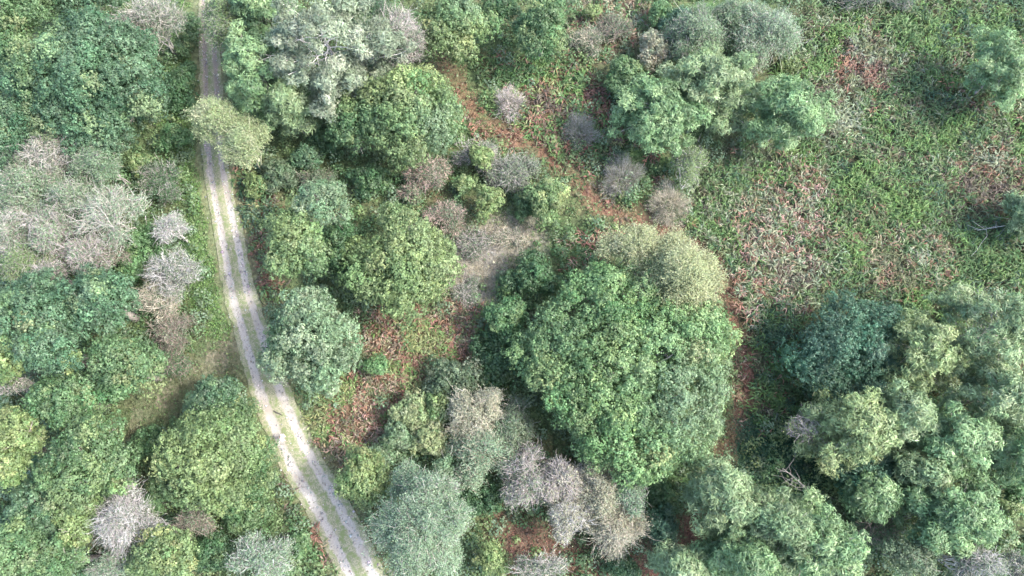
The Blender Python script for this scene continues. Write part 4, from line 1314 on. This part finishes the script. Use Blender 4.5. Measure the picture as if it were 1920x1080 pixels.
dead_branch('fallen_branch', 'white dead branch lying in the upper bracken field', 'branch', [(1623, 108, 0.6), (1612, 96, 0.8), (1602, 88, 0.9), (1592, 66, 0.9)], 0.045, C(0.36, 0.345, 0.33), 10, 1)
dead_branch('dead_tree', 'thin grey dead tree leaning over the ivy beside the pines', 'dead tree', [(1540, 945, 0.4), (1520, 925, 2.0), (1500, 905, 3.0), (1468, 878, 4.0)], 0.07, C(0.20, 0.19, 0.18), 18, 2)
dead_branch('fallen_branch', 'long bleached dead branch at the right edge over bracken', 'branch', [(1930, 405, 1.5), (1900, 420, 1.6), (1870, 426, 1.6), (1832, 432, 1.2)], 0.045, C(0.33, 0.33, 0.32), 12, 3)


def single_stick():
    rng = np.random.default_rng(77)
    P = np.array([[*at(px, py)[:2], zz] for px, py, zz in ((513.5, 770.5, 0.12), (519, 773.6, 0.15), (525, 776.4, 0.14), (530.5, 779.5, 0.11))], float)
    P[:, 2] += gz(P[:, 0], P[:, 1])
    ch = [tube(P, [0.06, 0.07, 0.065, 0.04], C(0.06, 0.055, 0.05), 7)]
    ch.append(limb(rng, P[2], P[2] + C(0.12, 0.1, 0.05), 0.02, 0.008, C(0.10, 0.09, 0.085), 0.1, 3, 4))
    o = build('fallen_stick', ch, M_BARK)
    o['label'], o['category'] = 'dark straight stick lying across the track above the person', 'stick'


single_stick()


# ------------------------------------------------------------------ the person on the track
def flat_mat(name, col, rough, var=0.12, scale=14.0):
    m, t, out, p = mat_base(name)
    tc = t.nodes.new('ShaderNodeTexCoord')
    nz = t.nodes.new('ShaderNodeTexNoise')
    nz.inputs['Scale'].default_value = scale
    t.links.new(tc.outputs['Object'], nz.inputs['Vector'])
    mx = t.nodes.new('ShaderNodeMix')
    mx.data_type = 'RGBA'
    mx.inputs[6].default_value = (*[c * (1 - var) for c in col], 1)
    mx.inputs[7].default_value = (*[min(1, c * (1 + var)) for c in col], 1)
    t.links.new(nz.outputs['Fac'], mx.inputs[0])
    t.links.new(mx.outputs[2], p.inputs['Base Color'])
    p.inputs['Roughness'].default_value = rough
    t.links.new(p.outputs[0], out.inputs['Surface'])
    return m


def skin(name, joints, bones, material, parent, root_i=0, sub=2):
    me = bpy.data.meshes.new(name)
    me.from_pydata([j[:3] for j in joints], bones, [])
    o = bpy.data.objects.new(name, me)
    COL.objects.link(o)
    o.modifiers.new('skin', 'SKIN').use_smooth_shade = True
    if not me.skin_vertices:
        bpy.context.view_layer.objects.active = o
        o.select_set(True)
        bpy.ops.object.mode_set(mode='OBJECT') if bpy.context.mode != 'OBJECT' else None
        bpy.ops.mesh.customdata_skin_add()
    for k, (sv, j) in enumerate(zip(me.skin_vertices[0].data, joints)):
        r = j[3]
        sv.radius = r if isinstance(r, tuple) else (r, r)
        sv.use_root = (k == root_i)
    ss = o.modifiers.new('smooth', 'SUBSURF')
    ss.levels = ss.render_levels = sub
    me.materials.append(material)
    o.parent = parent
    return o


def person():
    x, y, _ = at(535, 822)
    g = float(gz(x, y)) + 0.03
    root = thing('person', 'person in white clothes and dark shoes standing on the track', 'person', (float(x), float(y), g))
    skin_m = flat_mat('skin', (0.52, 0.36, 0.27), 0.55)
    shirt = flat_mat('white_cotton', (0.80, 0.80, 0.79), 0.9, 0.05)
    trous = flat_mat('pale_linen', (0.66, 0.65, 0.63), 0.9, 0.06)
    shoe = flat_mat('dark_leather', (0.035, 0.033, 0.033), 0.5)
    hair_m = flat_mat('hair', (0.22, 0.17, 0.12), 0.7, 0.3, 60.0)
    # faces +X, feet apart along Y
    J = [(0, 0, 0.98, (0.13, 0.10)), (0, 0, 1.18, (0.13, 0.10)), (0.0, 0, 1.40, (0.15, 0.10)), (0.005, 0, 1.50, 0.055), (0.02, 0, 1.58, 0.07), (0.03, 0, 1.66, 0.088), (0.02, 0, 1.72, 0.06),
         (0.115, 0, 1.635, 0.018)]
    E = [(0, 1), (1, 2), (2, 3), (3, 4), (4, 5), (5, 6), (5, 7)]
    for s in (-1, 1):
        k = len(J)
        J += [(0, s * 0.10, 0.92, 0.085), (0.01, s * 0.16, 0.50, 0.058), (-0.01, s * 0.20, 0.09, 0.040), (0.13, s * 0.22, 0.045, 0.036)]
        E += [(0, k), (k, k + 1), (k + 1, k + 2), (k + 2, k + 3)]
        k = len(J)
        J += [(0, s * 0.18, 1.42, 0.062), (0.0, s * 0.27, 1.15, 0.044), (0.10, s * 0.28, 0.92, 0.030), (0.13, s * 0.28, 0.85, (0.018, 0.036))]
        E += [(2, k), (k, k + 1), (k + 1, k + 2), (k + 2, k + 3)]
        h = k + 3
        for fx, fl in ((-0.030, 0.070), (-0.010, 0.080), (0.010, 0.076), (0.030, 0.060)):
            q = len(J)
            J += [(0.145 + fx, s * 0.28, 0.80, 0.0095), (0.150 + fx, s * 0.272, 0.80 - fl * 0.55, 0.0085), (0.146 + fx, s * 0.258, 0.80 - fl, 0.0075)]
            E += [(h, q), (q, q + 1), (q + 1, q + 2)]
        q = len(J)
        J += [(0.165, s * 0.265, 0.865, 0.011), (0.185, s * 0.255, 0.825, 0.009)]
        E += [(h, q), (q, q + 1)]
    body = skin('body', J, E, skin_m, root)
    for s in (-1, 1):
        e = tube(np.array([[0.098, s * 0.033, 1.665], [0.106, s * 0.033, 1.665], [0.112, s * 0.033, 1.665]]), [0.004, 0.012, 0.003], C(0.05, 0.04, 0.03), 8)
        build('eye', [e], M_BARK, root)
        build('ear', [tube(np.array([[0.02, s * 0.085, 1.62], [0.015, s * 0.098, 1.65], [0.02, s * 0.088, 1.68]]), [0.008, 0.016, 0.008], C(0.5, 0.34, 0.26), 6)], M_BARK, root)
    build('mouth', [tube(np.array([[0.098, -0.025, 1.595], [0.106, 0, 1.593], [0.098, 0.025, 1.595]]), [0.003, 0.006, 0.003], C(0.42, 0.2, 0.17), 6)], M_BARK, root)
    JT = [(0, 0, 0.95, (0.155, 0.12)), (0, 0, 1.18, (0.15, 0.118)), (0, 0, 1.42, (0.16, 0.112)), (0, 0, 1.475, 0.075)]
    ET = [(0, 1), (1, 2), (2, 3)]
    for s in (-1, 1):
        k = len(JT)
        JT += [(0, s * 0.19, 1.425, 0.078), (0, s * 0.27, 1.15, 0.062), (0.085, s * 0.28, 0.95, 0.045)]
        ET += [(2, k), (k, k + 1), (k + 1, k + 2)]
    skin('shirt', JT, ET, shirt, root)
    JL = [(0, 0, 0.97, (0.145, 0.115))]
    EL = []
    for s in (-1, 1):
        k = len(JL)
        JL += [(0, s * 0.10, 0.88, 0.10), (0.01, s * 0.16, 0.50, 0.078), (-0.01, s * 0.20, 0.10, 0.062)]
        EL += [(0, k), (k, k + 1), (k + 1, k + 2)]
    skin('trousers', JL, EL, trous, root)
    for s in (-1, 1):
        skin('shoe', [(-0.05, s * 0.20, 0.05, 0.048), (0.06, s * 0.212, 0.05, 0.05), (0.19, s * 0.228, 0.04, 0.042)], [(0, 1), (1, 2)], shoe, root, 0, 1)
    rng = np.random.default_rng(5)
    d = unit(rng.normal(size=(900, 3)))
    d = d[(d[:, 2] > 0.1) | ((d[:, 0] < -0.2) & (d[:, 2] > -0.7))]
    hp = C(0.02, 0, 1.665) + d * C(0.093, 0.088, 0.095)
    hd = unit(np.cross(d, C(0, 1, 0.2)) * 0.7 + d * 0.25 + rng.normal(size=d.shape) * 0.2)
    cap_t = np.linspace(0, 1, 9)
    th = np.arange(14) * 2 * math.pi / 14
    rings = []
    for t in cap_t:
        e = (1 - t) * 1.95
        rings.append(np.stack([0.012 + 0.094 * math.sin(e) * np.cos(th) * np.where(np.cos(th) > 0.3, 1 - 0.75 * (1 - t) ** 1.0, 1.0), 0.09 * math.sin(e) * np.sin(th), np.full(14, 1.668 + 0.098 * math.cos(e))], 1))
    rv = np.concatenate(rings)
    i = np.arange(8)[:, None] * 14
    j = np.arange(14)[None]
    rf = np.stack([i + j, i + (j + 1) % 14, i + 14 + (j + 1) % 14, i + 14 + j], -1).reshape(-1, 4)
    build('hair', [(rv, rf, C(0.2, 0.15, 0.11)), spikes(rng, hp, hd, 0.06, 0.012, jit(rng, C(0.2, 0.15, 0.11), len(hp), 0.3))], hair_m, root)


person()


print('script seconds', time.time() - T0)
